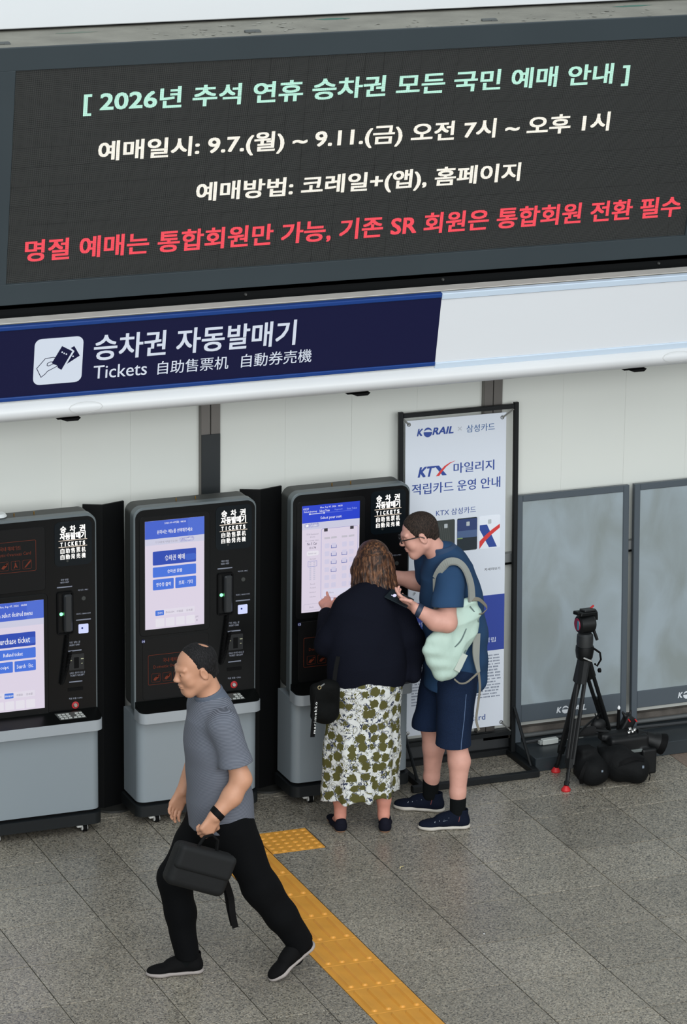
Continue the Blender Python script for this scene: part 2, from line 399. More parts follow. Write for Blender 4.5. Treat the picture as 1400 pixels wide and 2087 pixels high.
# ------------------------------------------------------------------ soft-body shapes (signed distance fields)
def unit(v): v = np.array(v, float); return v/np.linalg.norm(v)
class Sdf:
    BG = .06
    def __init__(s, vox=.006): s.vox = vox; s.ops = []; s.bb = []
    def cone(s, a, b, ra, rb=None, k=.02, sub=False, sq=None):
        rb = ra if rb is None else rb; a = np.array(a, float); b = np.array(b, float); R = max(ra, rb)
        lo = np.minimum(a, b)-R; hi = np.maximum(a, b)+R
        sqv = None if sq is None else (unit(sq[0]), sq[1])
        def f(X, Y, Z):
            px, py, pz = X-a[0], Y-a[1], Z-a[2]; ba = b-a; L = float(ba@ba)+1e-12
            t = np.clip((px*ba[0]+py*ba[1]+pz*ba[2])/L, 0, 1)
            px = px-t*ba[0]; py = py-t*ba[1]; pz = pz-t*ba[2]
            if sqv is not None:
                n, q = sqv; c = (px*n[0]+py*n[1]+pz*n[2])*(1/q-1); px = px+c*n[0]; py = py+c*n[1]; pz = pz+c*n[2]
            return np.sqrt(px*px+py*py+pz*pz)-(ra+(rb-ra)*t)
        s.ops.append((f, lo, hi, k, sub));
        if not sub: s.bb.append((lo, hi))
        return s
    def chain(s, pts, k=.02, sq=None):
        for i in range(len(pts)-1): s.cone(pts[i][0], pts[i+1][0], pts[i][1], pts[i+1][1], k, sq=sq)
        return s
    def ell(s, c, r, R=None, k=.02, sub=False):
        c = np.array(c, float); r = np.array(r, float); M = np.eye(3) if R is None else np.array(R, float)
        ext = np.sqrt(((M*r)**2).sum(1))
        def f(X, Y, Z):
            P = [X-c[0], Y-c[1], Z-c[2]]
            q = [P[0]*M[0, i]+P[1]*M[1, i]+P[2]*M[2, i] for i in range(3)]
            k0 = np.sqrt(sum((q[i]/r[i])**2 for i in range(3))); k1 = np.sqrt(sum((q[i]/r[i]**2)**2 for i in range(3)))+1e-9
            return k0*(k0-1)/k1
        s.ops.append((f, c-ext, c+ext, k, sub))
        if not sub: s.bb.append((c-ext, c+ext))
        return s
    def box(s, c, h, R=None, rad=.01, k=.01, sub=False):
        c = np.array(c, float); h = np.array(h, float)-rad; M = np.eye(3) if R is None else np.array(R, float)
        ext = (np.abs(M)*(h+rad)).sum(1)
        def f(X, Y, Z):
            P = [X-c[0], Y-c[1], Z-c[2]]
            q = [np.abs(P[0]*M[0, i]+P[1]*M[1, i]+P[2]*M[2, i])-h[i] for i in range(3)]
            o = np.sqrt(sum(np.maximum(t, 0)**2 for t in q)); return o+np.minimum(np.maximum(q[0], np.maximum(q[1], q[2])), 0)-rad
        s.ops.append((f, c-ext, c+ext, k, sub))
        if not sub: s.bb.append((c-ext, c+ext))
        return s
    def cut(s, c, n, rad=None):
        """remove what lies on the n side of the plane through c (within rad of c)"""
        s.ops.append(('cut', np.array(c, float), unit(n), rad, None)); return s
    def warp(s, fn): s.ops.append(('warp', fn, None, None, None)); return s
    def build(s, name, m, parent=None, label=None):
        lo = np.min([b[0] for b in s.bb], 0)-.03; hi = np.max([b[1] for b in s.bb], 0)+.03; h = s.vox
        n = np.ceil((hi-lo)/h).astype(int)+1
        ax = [(lo[i]+h*np.arange(n[i])).astype(np.float32) for i in range(3)]
        D = np.full(n, s.BG, np.float32)
        for f, a, b, k, sub in s.ops:
            if isinstance(f, str) and f == 'warp':
                X, Y, Z = ax[0][:, None, None], ax[1][None, :, None], ax[2][None, None, :]; D += a(X, Y, Z).astype(np.float32); continue
            if isinstance(f, str):
                X, Y, Z = ax[0][:, None, None], ax[1][None, :, None], ax[2][None, None, :]
                d = (X-a[0])*b[0]+(Y-a[1])*b[1]+(Z-a[2])*b[2]
                if k is None: D = np.maximum(D, np.minimum(d, s.BG))
                else:
                    msk = (X-a[0])**2+(Y-a[1])**2+(Z-a[2])**2 < k*k
                    D = np.where(msk, np.maximum(D, np.minimum(d, s.BG)), D)
                continue
            pad = s.BG+k
            i0 = np.maximum(np.floor((a-pad-lo)/h).astype(int), 0); i1 = np.minimum(np.ceil((b+pad-lo)/h).astype(int)+1, n)
            if (i1 <= i0).any(): continue
            sl = tuple(slice(i0[q], i1[q]) for q in range(3))
            X = ax[0][sl[0]][:, None, None]; Y = ax[1][sl[1]][None, :, None]; Z = ax[2][sl[2]][None, None, :]
            d = f(X, Y, Z).astype(np.float32); o = D[sl]
            if sub:
                d = -d; hh = np.maximum(k-np.abs(o-d), 0)/k; D[sl] = np.maximum(o, d)+hh*hh*k*.25
            else:
                hh = np.maximum(k-np.abs(o-d), 0)/k; D[sl] = np.minimum(o, d)-hh*hh*k*.25
        D = np.clip(D, -s.BG, s.BG)
        g = openvdb.FloatGrid(s.BG); g.copyFromArray(D)
        P, Q = g.convertToQuads(isovalue=0.0)
        V = P*h+lo
        off = ori(parent) if parent is not None else np.zeros(3)
        me = bpy.data.meshes.new(name); V = V-off; Q = Q[:, ::-1]
        me.vertices.add(len(V)); me.vertices.foreach_set('co', V.astype(np.float32).ravel())
        me.loops.add(Q.size); me.loops.foreach_set('vertex_index', Q.astype(np.int32).ravel())
        me.polygons.add(len(Q)); me.polygons.foreach_set('loop_start', np.arange(0, Q.size, 4, dtype=np.int32))
        me.polygons.foreach_set('use_smooth', np.ones(len(Q), bool))
        me.update(); me.validate(); me.materials.append(m)
        o = bpy.data.objects.new(name, me); C.objects.link(o)
        if parent is not None: o.parent = parent
        if label: o['label'] = label
        return o


# ------------------------------------------------------------------ shared materials
M_black = mat('black_enamel', (9, 10, 11), .45, spec=.22)
M_face = mat('black_glass_face', (7, 8, 9), .3, spec=.25)
M_body = mat('dark_grey_body', (50, 52, 50), .5)
M_silver = mat('silver_side', (104, 112, 115), .42, metal=.35)
M_cab = mat('grey_cabinet', (138, 147, 153), .45, metal=.2)
M_white = mat('white_paint', (226, 227, 228), .5)
M_chrome = mat('chrome', (190, 190, 188), .25, metal=1)
M_rubber = mat('black_rubber', (9, 9, 10), .7, spec=.12)

# ------------------------------------------------------------------ floor: granite tiles and yellow tactile blocks
M_gran = granite('grey_granite', (138, 132, 121))
M_joint = mat('dark_joint', (30, 29, 27), .9, spec=.1)
xs = [2.73, 3.24, 3.75, 4.26, 4.766, 5.273, 5.631, 5.935, 6.095, 6.395, 6.894, 7.389, 7.905, 8.408, 9.056, 9.56, 10.07]
ys = [11.49, 11.985, 12.48, 12.975, 13.47, 13.965, 14.46, 14.95, 15.445, 15.94, 16.43, 16.93, 17.235, 17.73, 18.2]
fl = MB().box(-8, 22, 2, 30, -.2, -.012).build('floor', M_joint); struct(fl)
slab_cache = {}
g = .0023
for i in range(len(xs)-1):
    for j in range(len(ys)-1):
        x0, x1, y0, y1 = xs[i], xs[i+1], ys[j], ys[j+1]
        if i == 8 and y1 < 17.3: continue                      # the yellow strip
        if i == 9 and abs(y0-16.93) < .01: x0 = 6.70           # beside the dotted block
        key = (round(x1-x0, 3), round(y1-y0, 3), i >= 14)
        if key not in slab_cache:
            hx, hy = (x1-x0)/2-g, (y1-y0)/2-g*1.7
            o = MB().box(-hx, hx, -hy, hy, -.0115, 0, b=.0012).build('tile', M_gran if not key[2] else mat('brown_granite', (128, 112, 100), .35, vary=(90, .35)), fl)
            slab_cache[key] = o.data
        else:
            o = bpy.data.objects.new('tile', slab_cache[key]); C.objects.link(o); o.parent = fl
        o.location = ((x0+x1)/2, (y0+y1)/2, RNG.uniform(-.0004, .0004))
M_yel = mat('yellow_tactile', (208, 146, 54), .5, vary=(7, .08))
def tac(dots):
    mb = MB().box(-.1482, .1482, -.1482, .1482, -.0115, .0, b=.0015)
    if dots:
        for a in range(6):
            for b_ in range(6): mb.lathe((-.125+.05*a, -.125+.05*b_, 0), [(.0165, 0), (.0145, .0035), (.009, .0055), (.002, .006)], seg=10)
    else:
        for a in range(4):
            cx = -.108+.072*a; P = []
            for q in range(9): t = math.pi*q/8; P.append((cx+.0165*math.cos(t), .112+.0165*math.sin(t)))
            for q in range(9): t = math.pi+math.pi*q/8; P.append((cx+.0165*math.cos(t), -.112+.0165*math.sin(t)))
            k = len(P); V = [(x, y, 0) for x, y in P]+[(cx+(x-cx)*.60, y*.965, .0095) for x, y in P]
            mb.add(V, [(q, (q+1) % k, k+(q+1) % k, k+q) for q in range(k)]+[tuple(range(k, 2*k))])
    return mb
lin_me = dot_me = None
y = 17.235
cells = [(6.245, 17.085, 1), (6.5475, 17.085, 1)]+[(6.245, 16.785-.3*k, 0) for k in range(18)]
for cx, cy, d in cells:
    me = dot_me if d else lin_me
    if me is None:
        o = tac(d).build('tactile_block', M_yel, fl); me = o.data
        if d: dot_me = me
        else: lin_me = me
    else: o = bpy.data.objects.new('tactile_block', me); C.objects.link(o); o.parent = fl
    o.location = (cx, cy, 0)
    o['label'] = 'yellow tactile block with raised dots' if d else 'yellow tactile block with raised bars'
M_scrap = mat('pale_scrap', (214, 196, 140), .8)
o = MB().ribbon([(6.945, 16.505, .004), (6.955, 16.52, .006), (6.975, 16.53, .004)], .006, (0, 0, 1), .001).build('paper_scrap', M_scrap)
tag(o, 'tiny curled cream paper scrap on the floor tiles right of the yellow strip', 'litter')
o = MB().box(7.0, 7.006, 15.55, 15.556, .0005, .003).build('paper_fleck', M_white)
tag(o, 'tiny white fleck on the granite below the paper scrap', 'litter')

# ------------------------------------------------------------------ back wall
M_wall = mat('white_wall_panel', (212, 214, 208), .38, spec=.5, vary=(.6, .03))
wall = MB().box(-1, 15, 18.03, 18.2, .08, 4.2).build('wall_back', mat('wall_core', (200, 201, 196), .6)); struct(wall)
mull = [4.711, 6.363, 8.015, 9.667, 11.32]
edges = [3.06]+mull
for i, m0 in enumerate([3.059]+mull):
    a = m0+.11; b = m0+1.652; k = 4; w = (b-a)/k
    for q in range(k):
        MB().box(a+q*w+.0003, a+(q+1)*w-.0003, 18.0+.0003*(q%2), 18.029, .135, 4.0).build('panel', M_wall, wall)
M_mul = mat('bronze_mullion', (120, 116, 112), .38, metal=.7)
for m0 in mull:
    mb = MB().box(m0, m0+.0535, 17.965, 18.03, .135, 4.0, b=.002); mb.box(m0+.0565, m0+.11, 17.965, 18.03, .135, 4.0, b=.002)
    mb.build('mullion', M_mul, wall)
    if m0 < 8:
        MB().box(m0+.002, m0+.108, 17.958, 17.9645, .135, 2.02, b=.001).build('cover_plate', mat('dark_cover_plate', (34, 38, 40), .4), wall)
t1 = MB().box(8.15, 12, 17.955, 17.999, 1.126, 1.178, b=.003).build('trim_1', mat('grey_rail', (140, 142, 142), .45, metal=.4)); struct(t1)
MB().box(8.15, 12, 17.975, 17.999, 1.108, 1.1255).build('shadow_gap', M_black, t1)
M_curb = mat('stained_curb', (96, 90, 84), .8, vary=(9, .35), bump=(60, .4))
t2 = MB().box(8.05, 12, 17.96, 18.03, .0805, .134, b=.004).build('trim_2', M_curb); struct(t2)
M_plinth = mat('dark_plinth', (42, 48, 52), .32, vary=(5, .08))
t3 = MB().box(8.216, 12, 17.60, 18.03, .0005, .08, b=.003).build('trim_3', M_plinth); struct(t3)
base2 = MB().box(0, 8.214, 17.96, 18.03, .0005, .135, b=.003).build('baseboard_back', mat('dark_base', (48, 50, 52), .5)); struct(base2)

# upper bulkhead (white) above the display
bulk = MB().box(-1, 15, 17.84, 18.6, 4.262, 7.6, b=.004).build('wall_upper', mat('white_bulkhead', (206, 208, 210), .5)); struct(bulk)
MB().box(-1, 15, 17.9, 18.5, 4.0, 4.262).build('gap_shadow', M_black, bulk)  # solid black block painted as the shadow in the gap above the ledge

# ------------------------------------------------------------------ LED display board
T = math.radians(11.253)
PL = Plane((0, 17.35, 4.245), T)           # w is measured downwards as a negative number
led = thing('display_board', (7.1, 17.6, 4.2), 'long dark LED board with green, white and red Korean lines', 'display')
M_bez = mat('slate_bezel', (54, 62, 66), .5, spec=.3, vary=(2, .04))
LX0, LX1, SX0, SX1 = 4.98, 9.24, 5.185, 9.026
for nm, a, b, c, d in (('top', LX0, LX1, -.12, 0), ('bottom', LX0, LX1, -1.383, -1.268), ('left', LX0, SX0, -1.268, -.12), ('right', SX1, LX1, -1.268, -.12)):
    MB().rect(PL, a, b, c, d, -.05 if nm != 'top' else -.014, 0, bev=.002).build('bezel', M_bez, led)
MB().rect(PL, LX0+.01, LX1-.01, -1.37, -.05, -.12, -.024).build('backing_frame', mat('module_backing', (84, 85, 82), .7), led)
M_led = dotted('led_black', (11, 12, 12))
mw = (SX1-SX0)/37; mh = 1.148/11
rest = MB(); cache = None
for a in range(37):
    for b in range(11):
        gx = RNG.uniform(.0003, .0012); gy = RNG.uniform(.0003, .0011); dn = RNG.uniform(-.0005, .0005)
        u0, u1 = SX0+a*mw, SX0+(a+1)*mw; w1 = -.12-b*mh; w0 = w1-mh
        if a < 27: MB().rect(PL, u0+gx/2, u1-gx/2, w0+gy/2, w1-gy/2, -.022, -.0145+dn).build('led_module', M_led, led, fix=False)
        else: rest.rect(PL, u0+gx/2, u1-gx/2, w0+gy/2, w1-gy/2, -.022, -.0145+dn)
o = rest.build('led_modules', M_led, led, fix=False); o['kind'] = 'stuff'
G1 = dotted('led_mint', (60, 90, 80), (194, 243, 224), .95); G2 = dotted('led_cream', (90, 88, 84), (255, 250, 236), 1.0); G3 = dotted('led_red', (90, 30, 34), (255, 78, 92), .95)
def ledline(st, u0, u1, w0, w1, m, bold=.024):
    V, F = glyphs(st, bold, 3); a = V.min(0); b = V.max(0); k = (u1-u0)/(b[0]-a[0]); kw = (w1-w0)/(b[1]-a[1]); ws = st.split(' ')
    for i, wd in enumerate(ws):
        e = glyphs(' '.join(ws[:i+1]), bold, 3)[0].max(0)[0]; G = glyphs(wd, bold, 3)[0]; lo, hi = G.min(0), G.max(0)
        x1 = u0+(e-a[0])*k; mb = MB(); put_text(mb, PL, wd, x1-(hi[0]-lo[0])*k, x1, w0+(lo[1]-a[1])*kw, w0+(hi[1]-a[1])*kw, n=-.0125, bold=bold, res=3)
        mb.build('lit_word', m, led, fix=False)
ledline('[ 2026년 추석 연휴 승차권 모든 국민 예매 안내 ]', 5.549, 8.571, -.383, -.249, G1)
ledline('예매일시: 9.7.(월) ~ 9.11.(금) 오전 7시 ~ 오후 1시', 5.640, 8.489, -.648, -.522, G2)
ledline('예매방법: 코레일+(앱), 홈페이지', 6.180, 7.999, -.903, -.779, G2)
ledline('명절 예매는 통합회원만 가능, 기존 SR 회원은 통합회원 전환 필수', 5.280, 8.982, -1.160, -1.034, G3)
# housing top with peeling paint, casing behind
M_ledge = mat('dusty_peeling_ledge', (142, 140, 130), .85, vary=(5, .16), bump=(26, .5))
MB().box(LX0, LX1, 17.364, 17.90, 4.19, 4.2475, b=.002).build('top_cover', M_ledge, led)
fk = MB()
for q in range(95):
    cl = random.choice([(6.35, .35), (6.2, .5), (6.6, .3), (8.3, .7), (7.3, .8)])
    x = random.gauss(cl[0], cl[1]*.6); yy = random.uniform(17.37, 17.78) if random.random() < .6 else random.gauss(17.5, .05)
    if not (LX0+.03 < x < LX1-.03): continue
    s_ = random.uniform(.006, .022); a = random.uniform(0, 6.28)
    pts = [(x+s_*random.uniform(.5, 1.2)*math.cos(a+t), yy+s_*random.uniform(.4, 1)*math.sin(a+t), 4.248+random.uniform(0, .004)) for t in (0, 1.3, 2.6, 3.9, 5.1)]
    fk.add(pts, [tuple(range(5))])
o = fk.build('paint_flakes', mat('paint_flake', (152, 151, 142), .8), led); o['kind'] = 'stuff'
for x, yy, w_, dp, rgb in ((7.02, 17.77, .11, .03, (74, 118, 104)), (8.72, 17.73, .12, .03, (70, 116, 102)), (5.60, 17.72, .12, .03, (118, 128, 116))):
    mb = MB(); k = 12
    mb.add([(x+w_*math.cos(t*6.283/k)*random.uniform(.6, 1.1), yy+dp*math.sin(t*6.283/k)*random.uniform(.6, 1.1), 4.2483) for t in range(k)], [tuple(range(k))])
    mb.build('old_paint_patch', mat('old_green_paint_%d' % rgb[0], rgb, .8), led, fix=False)
for x in (5.10, 6.42, 7.73):
    mb = MB().box(x, x+.082, 17.455, 17.48, 4.2476, 4.260, b=.003); mb.box(x+.05, x+.085, 17.45, 17.49, 4.2476, 4.254, b=.002); mb.build('lifting_clip', mat('clip_grey', (84, 88, 88), .6), led)
MB().box(LX0+.01, LX1-.01, 17.66, 18.0, 2.86, 4.189).build('casing', M_black, led)
MB().box(LX0-.3, LX1+.3, 17.66, 17.70, 2.75, 2.90).build('lower_apron', mat('black_apron', (10, 12, 13), .7, spec=.15), led)
for x in (6.50, 7.62, 8.90):
    MB().lathe((x, 17.66, 2.845), [(.009, 0), (.009, .006), (.005, .012)], (0, -1, 0), 10).build('bolt', mat('bolt_grey', (88, 88, 86), .5, metal=.6), led)

# ------------------------------------------------------------------ fascia sign
PS = Plane((0, 17.38, 2.8384), T)
sg = thing('fascia_sign', (7.0, 17.6, 2.3), 'tilted fascia with navy ticket sign at left and blank white panel at right', 'sign')
FX0, FX1, BX = 4.7, 9.5, 7.498
M_navy = mat('navy_vinyl', (17, 19, 56), .45, spec=.25); M_blue = mat('blue_trim', (17, 58, 126), .35); M_fw = mat('white_fascia', (219, 221, 224), .45, bump=(2.2, .35))
M_ptrim = mat('pale_blue_trim', (196, 210, 224), .4)
MB().rect(PS, FX0, BX, -.395, -.024, -.03, 0).build('navy_panel', M_navy, sg, label='navy sign panel')
MB().rect(PS, BX+.0005, FX1, -.4, -.036, -.03, 0).build('blank_panel', M_fw, sg, label='blank white panel')
def rail(u0, u1, w0, w1, m, nm):
    mb = MB().rect(PS, u0, u1, w0, w1, -.02, .008, bev=.004); mb.build(nm, m, sg)
rail(FX0, BX, -.0235, .0, M_blue, 'edge_trim'); rail(FX0, BX, -.418, -.3955, M_blue, 'edge_trim')
rail(BX+.0005, FX1, -.0355, .0, M_ptrim, 'edge_trim'); rail(BX+.0005, FX1, -.4375, -.4005, M_ptrim, 'edge_trim')
# top rail: white strip with a dusty grey front step
MB().box(FX0, FX1, 17.441, 17.555, 2.792, 2.8395, b=.002).build('top_rail', mat('cream_rail', (206, 203, 196), .6, vary=(14, .06)), sg)
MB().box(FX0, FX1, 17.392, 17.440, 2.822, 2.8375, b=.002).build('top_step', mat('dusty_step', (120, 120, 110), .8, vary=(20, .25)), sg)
# rounded lower lip
prof = []
for q in range(13):
    t = math.radians(-70+160*q/12); prof.append((.5*math.cos(t), math.sin(t)))
lip = MB(); k = 13
P0 = np.array([0, 17.38+math.sin(T)*.42, 2.8384-math.cos(T)*.42])
ring = [(17.455, 2.428)]+[(17.515-.085*math.cos(math.radians(a))-.0, 2.368+.058*math.sin(math.radians(a))) for a in range(60, -95, -12)]+[(17.60, 2.308), (17.66, 2.31), (17.66, 2.428)]
V = []; n = len(ring)
for x in (FX0, FX1): V += [(x, a, b) for a, b in ring]
lip.add(V, [(i, (i+1) % n, n+(i+1) % n, n+i) for i in range(n)]+[tuple(range(n)), tuple(reversed(range(n, 2*n)))])
lip.build('rounded_lip', mat('white_lip', (212, 213, 214), .35, vary=(3, .02)), sg, smooth=True)
MB().box(FX0+.01, FX1-.01, 17.48, 17.64, 2.43, 2.79).build('fascia_body', mat('fascia_inner', (150, 150, 148), .7), sg)
MB().box(FX0+.01, FX1-.01, 17.66, 17.99, 2.312, 2.4295).build('soffit', mat('fascia_inner', (150, 150, 148), .7), sg)
for x in (5.55, 8.92):
    mb = MB(); mb.tube([(x+.09*math.cos(t*.5236), 17.4275, 2.372+.030*math.sin(t*.5236)) for t in range(12)], .0008, 4, closed=True)
    mb.build('patch_ring', mat('patch_edge', (196, 196, 192), .5), sg)
# lettering
M_let = mat('white_letter', (214, 219, 232), .4)
mb = MB(); put_text(mb, PS, '승차권 자동발매기', 5.589, 6.690, -.229, -.086, .0012, bold=.018); put_text(mb, PS, 'Tickets', 5.594, 5.882, -.331, -.258, .0012, bold=.006)
put_text(mb, PS, '自助售票机', 5.940, 6.327, -.336, -.262, .0012, bold=.006); put_text(mb, PS, '自動券売機', 6.397, 6.789, -.336, -.260, .0012, bold=.006)
mb.build('lettering', M_let, sg, fix=False)
bd = MB().rect(PS, 5.273, 5.531, -.339, -.084, .0, .0015, r=.036).build('pictogram_badge', mat('badge_white', (212, 218, 230), .4), sg)
hand = [(5.289, -.245), (5.314, -.296), (5.336, -.279), (5.347, -.265), (5.395, -.242), (5.398, -.23), (5.394, -.218), (5.37, -.229), (5.35, -.236), (5.343, -.231), (5.345, -.221), (5.36, -.214), (5.373, -.214), (5.381, -.207), (5.387, -.193), (5.375, -.189), (5.332, -.194)]
mb = MB(); k = len(hand)
for q in range(k):
    a, b = np.array(hand[q]), np.array(hand[(q+1) % k]); d = (b-a)/np.linalg.norm(b-a); nn = np.array([-d[1], d[0]])*.0016; d = d*.0012
    mb.add([PS(*(a-d-nn), .003), PS(*(b+d-nn), .003), PS(*(b+d+nn), .003), PS(*(a-d+nn), .003)], [(0, 1, 2, 3)])
mb.build('hand_outline', M_navy, bd, fix=False)
mb = MB(); mb.add([PS(*p, .0024) for p in ((5.421, -.264), (5.474, -.164), (5.418, -.131), (5.368, -.222), (5.385, -.232), (5.398, -.236), (5.401, -.25))], [(0, 1, 2, 3, 4, 5, 6)])
mb.add([PS(*p, .0024) for p in ((5.448, -.233), (5.515, -.192), (5.483, -.136), (5.465, -.146), (5.486, -.164))], [(0, 1, 2, 4), (2, 3, 4)])
mb.build('ticket_shapes', M_navy, bd, fix=False)
mb = MB()
for u_, w_ in ((5.420, -.165), (5.431, -.172), (5.443, -.178), (5.479, -.193)):
    mb.add([PS(u_+.0045*math.cos(t*.785), w_+.0045*math.sin(t*.785), .0032) for t in range(8)], [tuple(range(8))])
mb.build('ticket_dots', mat('badge_white', (212, 218, 230), .4), bd, fix=False)
# black camera-like units hanging below the lip
for x, lb in ((5.49, 'small black unit under the fascia above the leftmost ticket machine'), (7.094, 'small black unit under the fascia between two pillars, centre'), (8.717, 'small black unit under the white part of the fascia, far right')):
    t = thing('mounted_sensor', (x, 17.45, 2.309), lb, 'sensor', 'black units under the fascia')
    mb = MB().box(x-.055, x+.055, 17.56, 17.66, 2.281, 2.3115, b=.006); mb.build('housing', M_black, t)
    MB().add([(x-.055, 17.50, 2.3), (x-.02, 17.50, 2.286), (x+.04, 17.50, 2.286), (x+.055, 17.50, 2.3), (x-.055, 17.56, 2.3), (x-.02, 17.56, 2.284), (x+.04, 17.56, 2.284), (x+.055, 17.56, 2.3),], [(0, 1, 2, 3), (7, 6, 5, 4), (0, 4, 5, 1), (1, 5, 6, 2), (2, 6, 7, 3), (3, 7, 4, 0)]).build('lens_cover', M_rubber, t)

# ------------------------------------------------------------------ ticket machines
E_scr = (232, 222, 240); E_hdr = (66, 100, 214); E_hdr3 = (34, 66, 214); E_b1 = (38, 74, 186); E_b2 = (68, 118, 230); E_sub = (214, 214, 236)
def gl(name, rgb, s=.8): return glow(name, rgb, s)
def ticket_machine(x0, kind, label):
    Yf = 17.61; W_ = .687
    t = thing('ticket_machine', (x0+W_/2, Yf+.05, 0), label, 'ticket machine', 'ticket machines along the wall')
    F_ = Plane((x0, Yf, 0)); LF = Plane((x0, 17.56, 0)); zt = 1.752
    # upper body
    MB().rect(F_, 0, W_, .60, zt, -.055, 0, r=.055, bev=.004, seg=8).build('silver_surround', M_silver, t, smooth=True)
    MB().rect(F_, .006, W_-.006, .62, zt-.004, -.16, -.0555, r=.05, seg=8).build('rear_housing', M_body, t, smooth=True)
    MB().rect(F_, .010, W_-.008, .61, zt-.012, -.01, .0015, r=.048, seg=8).build('front_face', M_face, t, smooth=True)
    # lower cabinet
    P = lambda y, r, n=7: [(math.cos(a), math.sin(a)) for a in ()]
    def plan(mb, xa, xb, ya, yb, r, z0, z1, seg=7):
        pts = [(xb, yb), (xa, yb)]
        for q in range(seg+1): a = math.radians(180+90*q/seg); pts.append((xa+r+r*math.cos(a), ya+r+r*math.sin(a)))
        for q in range(seg+1): a = math.radians(270+90*q/seg); pts.append((xb-r+r*math.cos(a), ya+r+r*math.sin(a)))
        k = len(pts); V = [(p[0], p[1], z) for z in (z0, z1) for p in pts]
        mb.add(V, [(i, (i+1) % k, k+(i+1) % k, k+i) for i in range(k)]+[tuple(reversed(range(k))), tuple(range(k, 2*k))]); return mb
    plan(MB(), x0+.004, x0+W_-.004, 17.562, 17.80, .045, .128, .60).build('cabinet_body', M_cab, t, smooth=True)
    plan(MB(), x0-.012, x0+W_+.002, 17.535, 17.80, .05, .055, .115).build('skirt', mat('skirt_black', (20, 23, 25), .45, spec=.3), t, smooth=True)
    plan(MB(), x0+.004, x0+W_-.008, 17.575, 17.79, .04, .115, .128).build('skirt_gap', M_rubber, t)
    for q, (cx, cy) in enumerate(((x0+.115, 17.585), (x0+.60, 17.585), (x0+.10, 17.76), (x0+.60, 17.76))):
        c = MB().lathe((cx-.012, cy, .024), [(.0235, 0), (.0235, .022)], (1, 0, 0), 14).build('caster', M_rubber, t, smooth=True)
        MB().box(cx-.018, cx+.018, cy-.018, cy+.025, .044, .056).build('caster_fork', M_chrome, c)
        MB().box(cx-.045, cx-.016, cy-.012, cy+.012, .026, .05, b=.005).build('caster_brake', mat('cap_white', (220, 220, 216), .4), c)
        MB().lathe((cx-.017, cy, .024), [(.016, 0), (.016, .032)], (1, 0, 0), 12).build('caster_cap', mat('cap_white', (220, 220, 216), .4), c, smooth=True)
    # projecting shelf with sloping black desk
    plan(MB(), x0+.0, x0+W_+.0, 17.50, 17.61, .045, .590, .648).build('shelf_front', mat('shelf_grey', (160, 166, 171), .4, metal=.2), t, smooth=True)
    pts = [(x0+W_-.004, 17.609, .685), (x0+.004, 17.609, .685)]
    for q in range(8): a = math.radians(180+90*q/7); pts.append((x0+.003+.042+.042*math.cos(a), 17.503+.042+.042*math.sin(a), .6485))
    for q in range(8): a = math.radians(270+90*q/7); pts.append((x0+W_-.003-.042+.042*math.cos(a), 17.503+.042+.042*math.sin(a), .6485))
    pts = [(p[0], p[1], .6485+.036*max(0, (p[1]-17.503)/.106)) for p in pts]; k = len(pts)
    V = pts+[(p[0], p[1], .6455) for p in pts]
    MB().add(V, [tuple(range(k))]+[(i, k+i, k+(i+1) % k, (i+1) % k) for i in range(k)]+[tuple(reversed(range(k, 2*k)))]).build('desk', mat('desk_black', (6, 7, 7), .3, spec=.25), t)
    desk = Plane((x0, 17.503, .6495), 0); sl = .036/.106
    dp = lambda u, w, n=0: np.array([x0+u, 17.503+w, .6492+sl*w+n])
    kp = MB(); V = [dp(.455, .028, .001), dp(.600, .028, .001), dp(.585, .085, .001), dp(.440, .085, .001)]
    kp.add(V, [(0, 1, 2, 3)]); kpo = kp.build('keypad', mat('keypad_steel', (92, 94, 92), .4, metal=.5), t)
    ks = MB()
    for r_ in range(3):
        for c_ in range(6):
            if c_ == 3 and r_ > 0: continue
            u_ = .462+.022*c_+(0 if c_ < 3 else .006)-.004*r_; w_ = .034+.016*r_
            V = [dp(u_, w_, .003), dp(u_+.017, w_, .003), dp(u_+.017, w_+.009, .003), dp(u_, w_+.009, .003)]; V += [v-[0, 0, .003] for v in V]
            ks.add(V, [(0, 1, 2, 3), (0, 4, 5, 1), (1, 5, 6, 2), (2, 6, 7, 3), (3, 7, 4, 0)])
    ks.build('keys', mat('key_pale', (176, 178, 174), .5), kpo)
    for ux in (.268, .376): MB().tube([(x0+ux, 17.70, zt-.006), (x0+ux, 17.70, zt+.012)], .0032, 8).build('pin', mat('brass_pin', (170, 128, 60), .35, metal=.9), t, smooth=True)
    # sign block and fittings on the right side of the face
    sb = MB().rect(F_, .457, .660, 1.479, 1.72, .001, .004, r=.028).build('sign_block', mat('sign_teal_black', (8, 16, 21), .3, spec=.25), t)
    mb = MB(); nn = .0055; bo = .02
    for ch, u_ in (('승', .488), ('차', .540), ('권', .592)): put_text(mb, F_, ch, u_, u_+.032, 1.662, 1.697, nn, bold=.03)
    put_text(mb, F_, '자동발매기', .486, .626, 1.622, 1.661, nn, bold=.035)
    for q, ch in enumerate('TICKETS'):
        w_ = .013 if ch != 'I' else .004; u_ = .488+q*.0203; put_text(mb, F_, ch, u_+(.0045 if ch == 'I' else 0), u_+(.0085 if ch == 'I' else w_), 1.587, 1.609, nn, bold=.04)
    for q, ch in enumerate('自助售票机'): put_text(mb, F_, ch, .488+q*.0288, .488+q*.0288+.022, 1.548, 1.576, nn, bold=.012)
    for q, ch in enumerate('自動発売機'): put_text(mb, F_, ch, .488+q*.0288, .488+q*.0288+.022, 1.516, 1.543, nn, bold=.012)
    mb.build('lit_lettering', glow('white_sign_glow', (255, 252, 246), 1.6), sb, fix=False)
